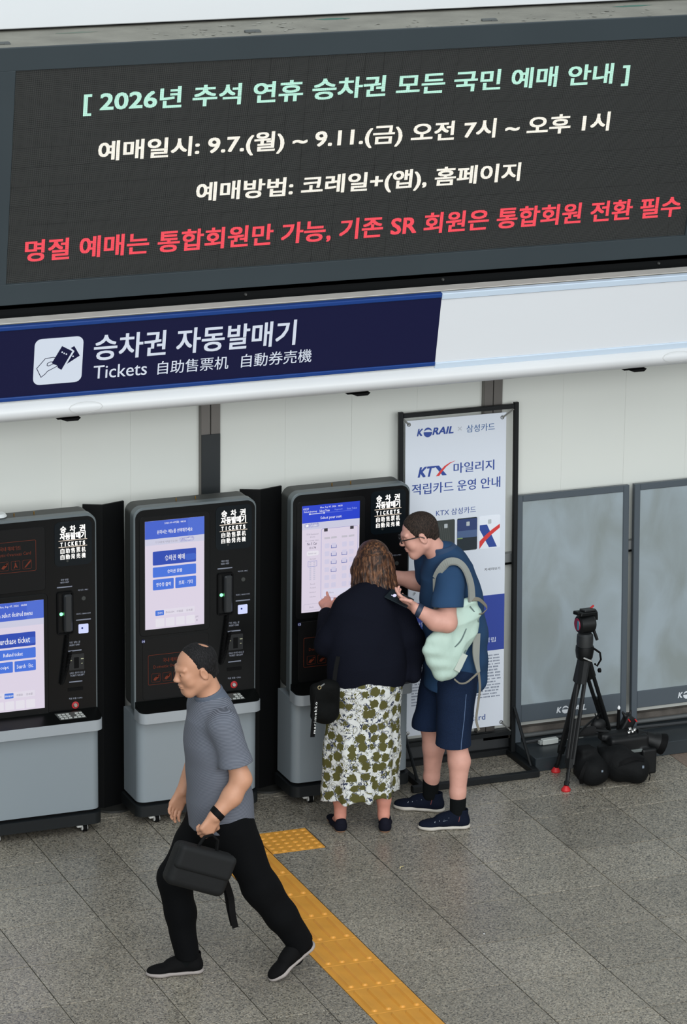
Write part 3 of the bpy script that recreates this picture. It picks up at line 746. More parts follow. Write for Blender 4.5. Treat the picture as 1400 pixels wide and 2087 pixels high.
    mb = MB().rect(F_, .479, .634, 1.6165, 1.619, .004, .006); mb.rect(F_, .479, .634, 1.5815, 1.584, .004, .006)
    mb.build('lit_rule', glow('warm_rule_glow', (240, 222, 204), 1.0), sb)
    MB().lathe(F_(.525, 1.507, .004), [(.007, 0), (.006, .004)], (0, -1, 0), 14).build('lens', M_body, sb)
    bar = mat('bar_grey', (120, 124, 138), .4)
    dz = -.012 if kind == 1 else 0
    for u0_, u1_, w_ in ((.468, .551, 1.378), (.571, .652, 1.189), (.526, .599, 1.023), (.530, .602, .851)): MB().rect(F_, u0_, u1_, w_-.004+dz, w_+.002+dz, .001, .003).build('marker_bar', bar, t)
    mb = MB(); sm = mat('caption_white', (150, 154, 168), .5)
    def cap(st, uc, w_, h, wd): put_text(mb, F_, st, uc-wd/2, uc+wd/2, w_+dz, w_+h+dz, .0025, bold=.01, res=1)
    cap('화상 상담', .510, 1.411, .011, .042); cap('VIDEO HELP', .510, 1.398, .009, .048)
    cap('마이크 / MIC', .611, 1.347, .009, .055); cap('바코드 / BARCODE', .612, 1.217, .009, .078)
    cap('카드 넣는 곳', .562, 1.062, .012, .060); cap('INSERT CARD', .562, 1.049, .009, .056)
    cap('승차권 / 영수증 나오는 곳', .575, .893, .011, .085); cap('TICKET / RECEIPT', .575, .880, .009, .078)
    cap('직원 호출 / CALL', .565, .753, .010, .075)
    mb.build('captions', sm, t, fix=False)
    # telephone handset in its cradle, coiled cord
    cr = MB().ring(F_, .466, .556, 1.118+dz, 1.352+dz, .008, .001, .012, r=.012).build('cradle', M_rubber, t)
    hs = MB().rect(F_, .500, .545, 1.132+dz, 1.340+dz, .003, .030, r=.012, bev=.008).build('handset', mat('handset_black', (36, 38, 40), .35), t, smooth=True)
    MB().lathe(F_(.490, 1.230+dz, .002), [(.0095, 0), (.008, .004)], (0, -1, 0), 14).build('green_lamp', glow('green_led', (120, 255, 160), 3.0), t)
    pts = []; nt_ = 34
    path = lambda s_: np.array([.515-.06*math.sin(math.pi*s_)*(1 if s_ < .5 else 1), 1.118+dz-.25*math.sin(min(s_, 1)*math.pi*.72)/math.sin(math.pi*.72*.69) if False else 0])
    ctr = []
    for q in range(25):
        s_ = q/24
        if s_ < .58: u_, w_ = .520-.035*s_/.58, 1.12-.27*(s_/.58)
        else: a = (s_-.58)/.42; u_, w_ = .485+.05*a, .85+.17*a**1.3
        ctr.append((u_, w_+dz))
    ctr = np.array(ctr); nst = 24*22
    for q in range(nst+1):
        s_ = q/nst*24; i = min(int(s_), 23); f = s_-i; c = ctr[i]*(1-f)+ctr[i+1]*f; a = q*2*math.pi/8.5
        pts.append(F_(c[0]+.009*math.cos(a), c[1]+.003*math.cos(a), .014+.009*math.sin(a)))
    MB().tube(pts, .0026, 5).build('coiled_cord', M_rubber, t, smooth=True)
    MB().lathe(F_(.613, 1.305+dz, .001), [(.012, 0), (.011, .004)], (0, -1, 0), 16).build('microphone', M_body, t, smooth=True)
    wl = MB().rect(F_, .584, .638, 1.113+dz, 1.164+dz, .001, .003, r=.005).build('scanner_window', glow('scanner_glow', (206, 214, 255), 1.0), t)
    MB().lathe(F_(.604, 1.142+dz, .003), [(.0055, 0), (.005, .002)], (0, -1, 0), 12).build('scanner_eye', mat('scanner_blue', (30, 50, 120), .3), wl)
    cs = MB().rect(F_, .530, .612, .915+dz, 1.003+dz, .001, .005, r=.004).build('card_reader', mat('reader_black', (22, 24, 26), .4), t)
    mb = MB().rect(F_, .557, .583, .925+dz, .985+dz, .0055, .0065); mb.build('card_slot', M_rubber, cs)
    mb = MB().rect(F_, .594, .609, .972+dz, .977+dz, .0055, .0065); mb.rect(F_, .536, .544, .968+dz, .972+dz, .0055, .0065); mb.rect(F_, .595, .604, .948+dz, .951+dz, .0055, .0065); mb.build('reader_marks', mat('reader_marks', (170, 170, 140), .5), cs)
    MB().rect(F_, .522, .606, .800+dz, .818+dz, .001, .0035, r=.003).build('ticket_slot', M_rubber, t)
    cb = MB().lathe(F_(.562, .720+dz, .001), [(.0195, 0), (.0195, .004), (.0165, .0045)], (0, -1, 0), 22).build('call_button', mat('red_ring', (170, 34, 40), .4), t, smooth=True)
    MB().lathe(F_(.562, .720+dz, .005), [(.0115, 0), (.0115, .004), (.009, .007)], (0, -1, 0), 18).build('button_cap', M_chrome, cb, smooth=True)
    # screen module
    z0 = {0: 0, 1: -.366, 2: 0}[kind]
    if kind == 1:
        MB().rect(F_, .03, .416, .664, 1.341, .001, .008, r=.02, bev=.003).build('screen_bezel', mat('bezel_black', (9, 10, 11), .38, spec=.25), t)
        MB().rect(F_, .03, .407, 1.36, 1.706, .001, .004, r=.02, bev=.002).build('card_panel', mat('panel_black', (9, 9, 10), .45, spec=.25), t)
    else:
        MB().rect(F_, .031, .426, 1.045, 1.703, .001, .004, r=.025, bev=.002).build('screen_bezel', mat('bezel_black', (9, 10, 11), .38, spec=.25), t)
        MB().rect(F_, .046, .420, .688, 1.03, .001, .003, r=.02, bev=.002).build('card_panel', mat('panel_black', (9, 9, 10), .45, spec=.25), t)
    nb = .009 if kind == 1 else .005
    sc = MB().rect(F_, .062, .392, 1.081+z0, 1.677+z0, nb-.003, nb).build('screen', gl('screen_lilac', E_scr, .86), t)
    def el(nm, rgb, rects, s=.86, n=.001, r=0):
        if nm == 'map_cells':
            m_ = MB()
            for a in rects: m_.rect(F_, a[0], a[1], a[2]+z0, a[3]+z0, nb, nb+n, r=r)
            o = m_.build(nm, gl('ui_%d_%d_%d' % rgb, rgb, s), sc); o['kind'] = 'stuff'; return o
        for a in rects: MB().rect(F_, a[0], a[1], a[2]+z0, a[3]+z0, nb, nb+n, r=r).build(nm, gl('ui_%d_%d_%d' % rgb, rgb, s), sc)
    def tx(nm, rgb, items, s=.9, n=.002, bold=.012):
        for st, a, b, c, d in items:
            m_ = MB(); put_text(m_, F_, st, a, b, c+z0, (None if d is None else d+z0), nb+n, bold=bold, res=1)
            m_.build(nm, gl('tx_%d_%d_%d' % rgb, rgb, s), sc, fix=False)
    EN = kind == 1
    if kind in (0, 1):
        el('header', E_hdr, [(.062, .392, 1.579, 1.677)]); el('header_shade', (78, 112, 220), [(.30, .392, 1.5795, 1.6765)], n=.0012)
        el('subheader', E_sub, [(.062, .392, 1.544, 1.579)])
        el('button', E_b1, [(.105, .346, 1.433, 1.509)], r=.005); el('train_mark', (58, 100, 208), [(.286, .346, 1.445, 1.48)], n=.0014, r=.012)
        el('button', E_b2, [(.105, .346, 1.366, 1.422)], r=.005); el('button', E_b2, [(.105, .221, 1.296, 1.355)], r=.005); el('button', E_b2, [(.230, .346, 1.296, 1.355)], r=.005)
        el('language_bar', (236, 230, 244), [(.117, .339, 1.154, 1.186)], r=.004)
        el('language_key', (70, 122, 226), [(.118, .166, 1.154, 1.183)] if not EN else [(.173, .222, 1.154, 1.183)], n=.0016, r=.004)
        el('icon_key', (240, 236, 246), [(.120+.057*q, .168+.057*q, 1.091, 1.137) for q in range(4)], r=.004)
    if kind == 0:
        tx('screen_text', (250, 250, 255), [('2026-09-07(월)  08:58', .170, .288, 1.653, 1.667), ('원하시는 메뉴를 선택해주세요', .128, .326, 1.603, 1.625), ('승차권 예매', .172, .282, 1.453, 1.484), ('승차권 환불', .185, .268, 1.384, 1.404), ('영수증 출력', .122, .204, 1.314, 1.336), ('조회 · 기타', .248, .328, 1.314, 1.336), ('한국어', .130, .156, 1.162, 1.174)])
        el('help_pill', (44, 50, 190), [(.252, .336, 1.550, 1.574)], r=.011); tx('help_text', (250, 250, 254), [('화상상담', .284, .326, 1.556, 1.568)], n=.003)
        tx('grey_text', (150, 146, 160), [('기기 사용에 어려움이 있나요?', .118, .245, 1.553, 1.565), ('ENGLISH', .176, .222, 1.163, 1.173), ('中国语', .238, .272, 1.162, 1.174), ('日本語', .292, .326, 1.162, 1.174), ('글자', .342, .358, 1.122, 1.132), ('1', .349, .353, 1.102, 1.112)], bold=0)
    if kind == 1:
        tx('screen_text', (250, 250, 255), [('Mon, Sep 07, 2026   08:58', .150, .300, 1.650, 1.664), ('Please select desired menu', .108, .330, 1.600, 1.626), ('Purchase ticket', .138, .315, 1.452, 1.486), ('Refund ticket', .170, .275, 1.384, 1.404), ('Receipt', .128, .198, 1.314, 1.336), ('Search · Etc.', .242, .332, 1.314, 1.336), ('ENGLISH', .176, .220, 1.163, 1.173)])
        tx('grey_text', (150, 146, 160), [('한국어', .128, .156, 1.162, 1.174), ('中国语', .238, .272, 1.162, 1.174), ('日本語', .292, .326, 1.162, 1.174)], bold=0)
    if kind == 2:
        el('header', E_hdr3, [(.062, .392, 1.582, 1.678)]); el('subheader', E_sub, [(.062, .392, 1.545, 1.582)])
        tx('screen_text', (250, 250, 255), [('03:29', .067, .099, 1.655, 1.666), ('Mon, Sep 07, 2026   08:58', .164, .292, 1.655, 1.667), ('Select Journey', .070, .146, 1.637, 1.650), ('Select Train', .160, .218, 1.637, 1.650), ('Select your seat.', .166, .290, 1.592, 1.612), ('HOME', .115, .145, 1.561, 1.570)])
        tx('faint_text', (168, 184, 250), [('Payment', .248, .292, 1.637, 1.648), ('Issue Ticket', .318, .376, 1.637, 1.648)], bold=0)
        el('progress_line', (240, 244, 255), [(.105, .187, 1.629, 1.632), (.101, .109, 1.6265, 1.6345), (.183, .191, 1.6265, 1.6345)], n=.0016)
        el('progress_line', (130, 150, 246), [(.191, .350, 1.630, 1.6312)], n=.0016)
        el('home_key', (28, 60, 180), [(.074, .158, 1.556, 1.579)], r=.010)
        m_ = MB().add([F_(u_, w_+z0, nb+.003) for u_, w_ in ((.083, 1.561), (.097, 1.561), (.097, 1.568), (.100, 1.568), (.090, 1.576), (.080, 1.568), (.083, 1.568))], [tuple(range(7))]); m_.build('home_icon', gl('tx_250_250_255', (250, 250, 255)), sc, fix=False)
        tx('dark_text', (70, 66, 92), [('No 5 Car', .091, .147, 1.458, 1.473), ('13 / 74', .104, .141, 1.436, 1.448)], bold=.01)
        tx('grey_text', (150, 146, 162), [('ITX-Saemaeul', .088, .154, 1.514, 1.523), ('1001', .108, .134, 1.498, 1.507), ('Economy class', .082, .158, 1.478, 1.487), ('Switch car', .098, .145, 1.407, 1.415), ('Screen', .107, .141, 1.376, 1.385), ('Seoul', .110, .136, 1.235, 1.244), ('Forward', .110, .142, 1.215, 1.222), ('Backward', .108, .142, 1.190, 1.197), ('Selection', .108, .142, 1.165, 1.172), ('Back', .108, .132, 1.105, 1.114), ('More', .220, .246, 1.176, 1.186)], bold=0)
        m_ = MB().ring(F_, .172, .384, 1.149+z0, 1.543+z0, .0014, nb, nb+.001, r=.01); m_.build('seat_frame', gl('ui_frame', (120, 136, 206), .8), sc)
        m_ = MB()
        for r_ in range(1, 7):
            for c_, u_ in enumerate((.206, .245, .306, .346)):
                w_ = 1.487-.0445*r_
                MB().rect(F_, u_-.0135, u_+.0135, w_-.011, w_+.016, nb, nb+.001, r=.004).build('seat_tile', gl('ui_seat', (222, 218, 242), .84), sc)
        for r_, c_ in ((1, .245), (2, .245), (2, .306), (3, .245), (3, .306), (4, .245)):
            m_ = MB(); w_ = 1.487-.0445*r_; m_.rect(F_, c_-.0155, c_+.0155, w_-.013, w_-.0105, nb, nb+.002); m_.rect(F_, c_-.0155, c_-.0135, w_-.012, w_+.004, nb, nb+.002); m_.rect(F_, c_+.0135, c_+.0155, w_-.012, w_+.004, nb, nb+.002)
            m_.build('free_seat_mark', gl('ui_seatblue', (70, 92, 176), .8), sc)
        el('closed_row', (206, 202, 214), [(u_-.016, u_+.016, 1.483, 1.494) for u_ in (.206, .245, .306, .346)], n=.0015)
        el('door_mark', (60, 58, 66), [(.188, .208, 1.526, 1.543), (.338, .358, 1.526, 1.543)], n=.002)
        el('map_cells', (204, 202, 222), [(.106+.006*(c_//2)*2.2+.005*c_, .110+.006*(c_//2)*2.2+.005*c_, 1.262+.0105*r_, 1.2685+.0105*r_) for c_ in range(4) for r_ in range(10)], n=.0012)
        m_ = MB().ring(F_, .097, .148, 1.337+z0, 1.368+z0, .001, nb, nb+.002); m_.build('map_window', gl('ui_frame', (120, 136, 206), .8), sc)
        el('key', (244, 240, 250), [(.090, .158, 1.398, 1.424)], r=.008); el('key', (230, 228, 248), [(.186, .372, 1.163, 1.200)], r=.004)
        m_ = MB().ring(F_, .075, .166, 1.092+z0, 1.128+z0, .001, nb, nb+.001, r=.006); m_.build('back_key_outline', gl('ui_grey', (190, 186, 206), .8), sc)
        el('next_key', (214, 206, 216), [(.174, .384, 1.094, 1.128)], r=.005)
    # machine number and the orange card notice
    if kind != 1:
        nm = MB().lathe(F_(.051, 1.019, .0035), [(.0105, 0), (.0105, .001)], (0, -1, 0), 16).build('number_disc', mat('number_navy', (22, 22, 70), .4), t)
        mb = MB(); put_text(mb, F_, '14' if kind == 0 else '15', .0435, .0585, 1.0125, 1.0255, .006, bold=.02); mb.build('number', mat('number_white', (190, 196, 226), .5), nm, fix=False)
    cz = .771 if kind != 1 else 1.472; org = mat('orange_print', (104, 44, 28), .5, spec=.2); q0 = .0045
    mb = MB().ring(F_, .077, .356, cz, cz+.167, .0018, q0-.001, q0, r=.008)
    for q in range(4): mb.ring(F_, .097+.062*q, .145+.062*q, cz+.014, cz+.062, .0012, q0-.001, q0, r=.005)
    put_text(mb, F_, '국내·해외카드', .160, .275, cz+.120, cz+.143, q0, bold=.01, res=1); put_text(mb, F_, 'Domestic·Overseas Card', .108, .328, cz+.090, cz+.108, q0, bold=0, res=1)
    poly = lambda pts: mb.add([F_(a, b+cz, q0) for a, b in pts], [tuple(range(len(pts)))])
    for sx in (0, .062):                                     # hand with card, twice
        poly([(.106+sx, .026), (.118+sx, .022), (.138+sx, .040), (.134+sx, .050), (.112+sx, .038)]); poly([(.122+sx, .044), (.138+sx, .055), (.142+sx, .050), (.128+sx, .040)])
    poly([(.241, .052), (.247, .052), (.249, .040), (.256, .026), (.252, .024), (.245, .034), (.239, .022), (.234, .024), (.241, .038)]); poly([(.242, .056), (.246, .056), (.246, .060), (.242, .060)])
    poly([(.291, .022), (.300, .022), (.326, .050), (.328, .060), (.318, .054)])
    mb.build('card_notice', org, t, fix=False)
    return t
ticket_machine(4.972, 1, 'ticket machine cut by the left frame edge, with its English menu screen set low')
ticket_machine(5.862, 0, 'ticket machine with the Korean menu screen, numbered 14, behind the walking man')
ticket_machine(6.746, 2, 'ticket machine showing the seat map, numbered 15, used by the couple')
cp = thing('ribbed_cup', (5.155, 17.70, 1.757), 'clear ribbed plastic lid lying on top of the leftmost ticket machine', 'lid')
M_lid = mat('clear_plastic', (206, 210, 210), .25)
MB().lathe((5.155, 17.70, 1.757), [(.045, 0), (.045, .003), (.036, .014), (.034, .016)], seg=24).build('lid_body', M_lid, cp, smooth=False)

# folded black filler panels between the machines
M_fold = mat('folded_black_panel', (10, 11, 12), .6, spec=.15)
for xa, xm, xb, lb in ((5.675, 5.773, 5.905, 'folded black filler panel between the left and middle ticket machines'), (6.560, 6.664, 6.800, 'folded black filler panel between the middle and right ticket machines')):
    t = thing('filler_panel', (xm, 17.87, 0), lb, 'panel', 'black filler panels')
    z1 = 1.716
    def wing(pa, pb):
        d = unit((pb[0]-pa[0], pb[1]-pa[1], 0)); n_ = np.array([d[1], -d[0], 0])*.012
        V = [(*p, z) for z in (.012, z1) for p in (pa, pb)]; V = [np.array(v) for v in V]; V += [v-n_ for v in V]
        return MB().add(V, [(0, 1, 3, 2), (4, 6, 7, 5), (0, 4, 5, 1), (2, 3, 7, 6), (0, 2, 6, 4), (1, 5, 7, 3)])
    wing((xa, 17.90), (xm, 17.855)).build('wing', M_fold, t); wing((xm+.0005, 17.855), (xb, 17.895)).build('wing', M_fold, t)
    cx = xm+.055
    MB().lathe((cx, 17.895, .001), [(.115, 0), (.115, .006), (.11, .010)], seg=40).build('base_disc', mat('base_disc_grey', (44, 44, 42), .4), t, smooth=True)

# ------------------------------------------------------------------ poster stand
ps = thing('poster_stand', (7.85, 17.8, 0), 'black metal poster stand with a tall white card advertisement, right of the ticket machines', 'poster stand')
LT = -math.radians(1.9)
PP = Plane((0, 17.872, 0), LT)          # leans back a little
M_sf = mat('stand_black', (12, 15, 17), .5, spec=.3)
def sqt(pa, pb, w, nm='post', par=None, m=None):
    pa, pb = np.array(pa, float), np.array(pb, float)
    return MB().tube([pa, pb], w*.7071, 4).build(nm, m or M_sf, par or ps)
for xb, xt in ((7.508, 7.508), (8.197, 8.197)):
    MB().rect(PP, xb-.0125, xb+.0125, .03, 2.055, -.012, .012, bev=.002).build('post', M_sf, ps)
MB().rect(PP, 7.5215, 8.1835, 2.022, 2.047, -.011, .011, bev=.002).build('top_rail', M_sf, ps)
MB().rect(PP, 7.5215, 8.1835, .135, .16, -.011, .011, bev=.002).build('bottom_rail', M_sf, ps)
MB().box(7.44, 8.205, 17.515, 17.553, .001, .036, b=.003).build('base_bar', M_sf, ps)
MB().box(7.44, 8.205, 17.915, 17.9515, .001, .036, b=.003).build('base_bar', M_sf, ps)
for x in (7.488, 8.177):
    MB().box(x, x+.038, 17.554, 17.914, .001, .036, b=.003).build('base_bar', M_sf, ps)
    MB().tube([(x+.022, 17.62, .03), (x+.022, 17.868, .30)], .009, 6).build('brace', M_sf, ps)
M_pos = mat('poster_white', (208, 213, 222), .5)
po = MB().rect(PP, 7.536, 8.138, .198, 2.003, -.0035, 0).build('poster', M_pos, ps)
def pr(nm, rgb, fn, fix=False):
    m_ = MB(); fn(m_); return m_.build(nm, mat('print_%d_%d_%d' % rgb, rgb, .5), po, fix=fix)
NV = (38, 66, 142); nn = .0012
def globe(m_, pl, cx, cy, rx, ry, n):
    m_.add([pl(cx+rx*math.cos(t*.2618), cy+ry*math.sin(t*.2618), n) for t in range(24)], [tuple(range(24))])
def korail(m_, pl, u0, u1, w0, w1, n, sub):
    h = w1-w0; L = u1-u0
    put_text(m_, pl, 'K', u0, u0+.17*L, w0, w1, n, bold=.03, shear=.25)
    put_text(m_, pl, 'RAIL', u0+.42*L, u1, w0, w1, n, bold=.03, shear=.25)
    cx, cy, rx, ry = u0+.30*L, w0+.38*h, .115*L, .62*h
    pts = [(cx+rx*math.cos(a), cy+ry*math.sin(a)) for a in np.linspace(math.radians(-190), math.radians(5), 18)]
    m_.add([pl(*p, n) for p in pts], [tuple(range(len(pts)))])
    pts = [(cx+rx*math.cos(a), cy+ry*1.15*math.sin(a)) for a in np.linspace(math.radians(25), math.radians(150), 12)]+[(cx+rx*.9*math.cos(a), cy+ry*.7*math.sin(a)) for a in np.linspace(math.radians(150), math.radians(25), 12)]
    m_.add([pl(*p, n) for p in pts], [tuple(range(len(pts)))])
pr('logo', NV, lambda m_: korail(m_, PP, 7.603, 7.822, 1.912, 1.953, nn, None))
pr('cross_mark', (178, 182, 190), lambda m_: put_text(m_, PP, '×', 7.846, 7.872, 1.922, 1.946, nn))
pr('partner_name', (36, 84, 140), lambda m_: put_text(m_, PP, '삼성카드', 7.899, 8.069, 1.908, 1.950, nn, bold=.004))
def ktx(m_):
    put_text(m_, PP, 'KT', 7.609, 7.712, 1.679, 1.737, nn, bold=.035, shear=.28)
    m_.add([PP(*p, nn) for p in ((7.690, 1.737), (7.735, 1.737), (7.783, 1.679), (7.757, 1.679), (7.716, 1.729), (7.690, 1.729))], [(0, 1, 2, 3, 4, 5)])
pr('product_name', NV, ktx)
def swoosh(m_, pts_a, pts_b, n=.0018):
    P_ = pts_a+pts_b[::-1]; k = len(pts_a)
    V = [PP(*p, n) for p in pts_a]+[PP(*p, n) for p in pts_b]
    m_.add(V, [(i, i+1, k+i+1, k+i) for i in range(k-1)])
pr('red_swoosh', (206, 54, 52), lambda m_: swoosh(m_, [(7.718, 1.678), (7.742, 1.706), (7.768, 1.731), (7.80, 1.748), (7.832, 1.756)], [(7.737, 1.678), (7.757, 1.703), (7.778, 1.726), (7.804, 1.744), (7.832, 1.755)]))
def heads(m_):
    put_text(m_, PP, '마일리지', 7.823, 8.068, 1.684, 1.742, nn, bold=.014)
pr('heading', NV, heads)
for w_, a_, b_ in (('적립카드', 7.575, 7.823), ('운영', 7.846, 7.958), ('안내', 7.987, 8.105)): pr('heading', NV, lambda m_: put_text(m_, PP, w_, a_, b_, 1.582, 1.643, nn, bold=.014))
def sub1(m_):
    put_text(m_, PP, 'KTX 삼성카드', 7.720, 7.959, 1.450, 1.487, nn); 
pr('subheading', (46, 72, 140), sub1)
pr('card_picture', (52, 58, 56), lambda m_: m_.rect(PP, 7.712, 7.833, 1.238, 1.424, 0, .001, r=.008), True)
def l1(m_):
    for q in range(9): m_.add([PP(7.718+.012*q, 1.40, .0014), PP(7.7195+.012*q, 1.40, .0014), PP(7.7195+.012*q+.02, 1.26, .0014), PP(7.718+.012*q+.02, 1.26, .0014)] if 7.718+.012*q < 7.80 else [PP(7.82, 1.40, .0014), PP(7.821, 1.40, .0014), PP(7.829, 1.26, .0014), PP(7.828, 1.26, .0014)], [(0, 1, 2, 3)])
pr('card_lines', (86, 90, 86), l1)
pr('card_picture', (20, 34, 42), lambda m_: m_.rect(PP, 7.847, 7.968, 1.238, 1.424, 0, .001, r=.008), True)
pr('card_sky', (38, 56, 104), lambda m_: m_.rect(PP, 7.848, 7.967, 1.352, 1.418, .001, .0014), True)
pr('card_dusk', (70, 92, 130), lambda m_: m_.rect(PP, 7.848, 7.967, 1.312, 1.352, .001, .0014), True)
pr('card_horizon', (120, 146, 92), lambda m_: m_.rect(PP, 7.848, 7.880, 1.307, 1.313, .001, .0018), True)
pr('card_picture', (222, 226, 234), lambda m_: m_.rect(PP, 7.981, 8.107, 1.236, 1.425, 0, .001, r=.008), True)
pr('card_cross', NV, lambda m_: m_.add([PP(*p, .0014) for p in ((7.983, 1.374), (8.027, 1.374), (8.088, 1.243), (8.040, 1.243), (7.983, 1.348))], [tuple(range(5))]))
pr('card_swoosh', (206, 54, 52), lambda m_: swoosh(m_, [(7.982, 1.282), (8.02, 1.316), (8.06, 1.345), (8.105, 1.372)], [(7.982, 1.238), (8.015, 1.280), (8.055, 1.315), (8.105, 1.350)], .0018))
for u_ in (7.779, 7.912, 8.043): pr('card_chip', (176, 182, 184), lambda m_: m_.rect(PP, u_-.010, u_+.010, 1.378, 1.402, .001, .002, r=.003), True)
pr('scan_caption', (60, 62, 66), lambda m_: (put_text(m_, PP, '자세히보기', 8.014, 8.109, 1.108, 1.124, nn), put_text(m_, PP, '(P', 7.583, 7.600, 1.008, 1.028, nn)))
pr('blue_band', (40, 62, 146), lambda m_: m_.rect(PP, 7.5365, 8.1375, .644, .966, 0, .001), True)
def jr(m_):
    put_text(m_, PP, '적립', 7.968, 8.010, .825, .852, .002, bold=.006); put_text(m_, PP, '적립', 7.988, 8.037, .755, .783, .002, bold=.006); put_text(m_, PP, '% 적립', 7.975, 8.086, .692, .720, .002, bold=.006)
    for w_ in (.832, .762, .699): put_text(m_, PP, '마일리지', 7.60, 7.72, w_-.004, w_+.020, .002, bold=.006)
pr('band_text', (206, 212, 232), jr)
def fine(m_):
    rr = random.Random(3); w_ = .612; i = 0
    while w_ > .37:
        u_ = 7.578; bold = i in (4, 5, 6, 7, 11, 12)
        while u_ < 8.10:
            L = rr.uniform(.010, .045); e = min(u_+L, 8.116)
            v = u_
            while v < e-.003:                         # strokes too small to read, grouped as words
                m_.add([PP(v, w_, nn), PP(v+.0052, w_, nn), PP(v+.0052, w_+(.0085 if bold else .007), nn), PP(v, w_+(.0085 if bold else .007), nn)], [(0, 1, 2, 3)]); v += .0082
            u_ = e+rr.uniform(.004, .009)
        w_ -= .0172; i += 1
pr('fine_print', (104, 112, 130), fine)
pr('company_name', (34, 66, 132), lambda m_: put_text(m_, PP, 'Samsung Card', 7.735, 8.027, .232, .276, nn, bold=.004))
for u_, w_ in ((7.556, 1.982), (8.114, 1.976), (8.125, .216), (7.556, .216)):
    MB().tube([PP(u_+.009*math.cos(t*.628), w_+.009*math.sin(t*.628), .002) for t in range(10)], .0028, 6, closed=True).build('grommet', M_chrome, po, smooth=True)
for a, b in (((7.556, 1.982), (7.522, 2.016)), ((8.114, 1.976), (8.182, 2.018)), ((8.125, .216), (8.183, .158)), ((7.556, .216), (7.522, .158))):
    MB().tube([PP(*a, .004), PP(*b, .004)], .0045, 8).build('spring', mat('spring_steel', (150, 150, 146), .4, metal=.8), ps, smooth=True)

# ------------------------------------------------------------------ grey framed boards
M_fr = mat('board_frame_slate', (72, 80, 87), .45)
def board_mat(nm, sd):
    m = mat(nm, (142, 152, 157), .5); nt = m.node_tree; b = nt.nodes['Principled BSDF']; L = nt.links.new
    tc = N(nt, 'ShaderNodeTexCoord'); n = N(nt, 'ShaderNodeTexNoise'); n.inputs['Scale'].default_value = 3.0; n.inputs['Detail'].default_value = 5; n.inputs['Distortion'].default_value = .7
    mp = N(nt, 'ShaderNodeMapping'); mp.inputs['Location'].default_value = (sd, sd, 0); mp.inputs['Scale'].default_value = (1.6, 1, .8); L(tc.outputs['Object'], mp.inputs[0]); L(mp.outputs[0], n.inputs['Vector'])
    x = N(nt, 'ShaderNodeMix', data_type='RGBA'); r = N(nt, 'ShaderNodeMapRange'); r.inputs[1].default_value = .35; r.inputs[2].default_value = .7; L(n.outputs[0], r.inputs[0]); L(r.outputs[0], x.inputs[0])
    x.inputs[6].default_value = lin((146, 157, 163))+(1,); x.inputs[7].default_value = lin((128, 136, 135))+(1,); L(x.outputs[2], b.inputs['Base Color']); return m
for k, (xl, xr, lb, nm) in enumerate(((8.212, 8.905, 'grey framed blank board behind the tripod, left of the pair', 'board_grey_a'), (8.938, 9.71, 'grey framed blank board cut by the right frame edge', 'board_grey_b'))):
    t = thing('blank_board', ((xl+xr)/2, 17.86, .08), lb, 'board', 'grey framed boards')
    BP = Plane((0, 17.866, 0), -math.radians(2.4)); zt = 1.517; zb = .200; fw_ = .036
    MB().rect(BP, xl, xl+fw_, .0815, zt, -.03, 0, bev=.003).build('upright', M_fr, t); MB().rect(BP, xr-fw_, xr, .0815, zt, -.03, 0, bev=.003).build('upright', M_fr, t)
    MB().rect(BP, xl+fw_, xr-fw_, zt-fw_, zt, -.03, 0, bev=.003).build('top_rail', M_fr, t)
    MB().rect(BP, xl+fw_, xr-fw_, zb, .300, -.03, 0, bev=.003).build('bottom_band', M_fr, t)
    MB().rect(BP, xl+fw_, xr-fw_, .300, zt-fw_, -.025, -.008).build('board_face', board_mat(nm, k*5.3), t)
    lg = MB(); lu = (8.465, 8.653) if k == 0 else (9.231, 9.419)
    korail(lg, BP, lu[0]-.0, lu[1]-.0, .230, .264, .0012, None); lg.build('logo', mat('logo_white', (206, 210, 214), .5), t, fix=False)
# cables and pipes along the curb
M_pipe = mat('grey_pipe', (84, 86, 86), .45)
o = MB().tube([(8.25+.4*q, 17.93, .0975+.002*math.sin(q*2)) for q in range(10)], .0135, 10).build('conduit_pipe', M_pipe, None, smooth=True); tag(o, 'grey conduit pipe running along the foot of the wall', 'pipe')
o = MB().tube([(8.25+.1*q, 17.840+.005*math.sin(q*.9), .091+(.008*max(0, math.sin(q*.35)))) for q in range(40)], .009, 8).build('power_cable', mat('dark_cable', (48, 50, 52), .5), None, smooth=True); tag(o, 'dark power cable lying in front of the conduit pipe', 'cable')
t = thing('power_adapter', (8.39, 17.80, .081), 'white power strip block lying on the dark plinth behind the left board', 'power strip')
R_ = Matrix.Rotation(math.radians(4), 3, 'Z')
fmr = lambda a, b, c: tuple(R_ @ Vector((a, b, c))+Vector((8.39, 17.80, .0815)))
MB().box(-.048, .052, -.018, .018, 0, .032, b=.004, fm=fmr).build('block', mat('adapter_white', (196, 200, 196), .4), t)
MB().box(-.066, -.0485, -.014, .016, .002, .026, b=.004, fm=fmr).build('plug', mat('plug_grey', (150, 154, 152), .4), t)
MB().tube([fmr(.053, 0, .012), fmr(.09, .0, .006), fmr(.15, .005, .006), fmr(.22, .0, .006)], .004, 6).build('cord', mat('cord_grey', (120, 122, 120), .5), t, smooth=True)

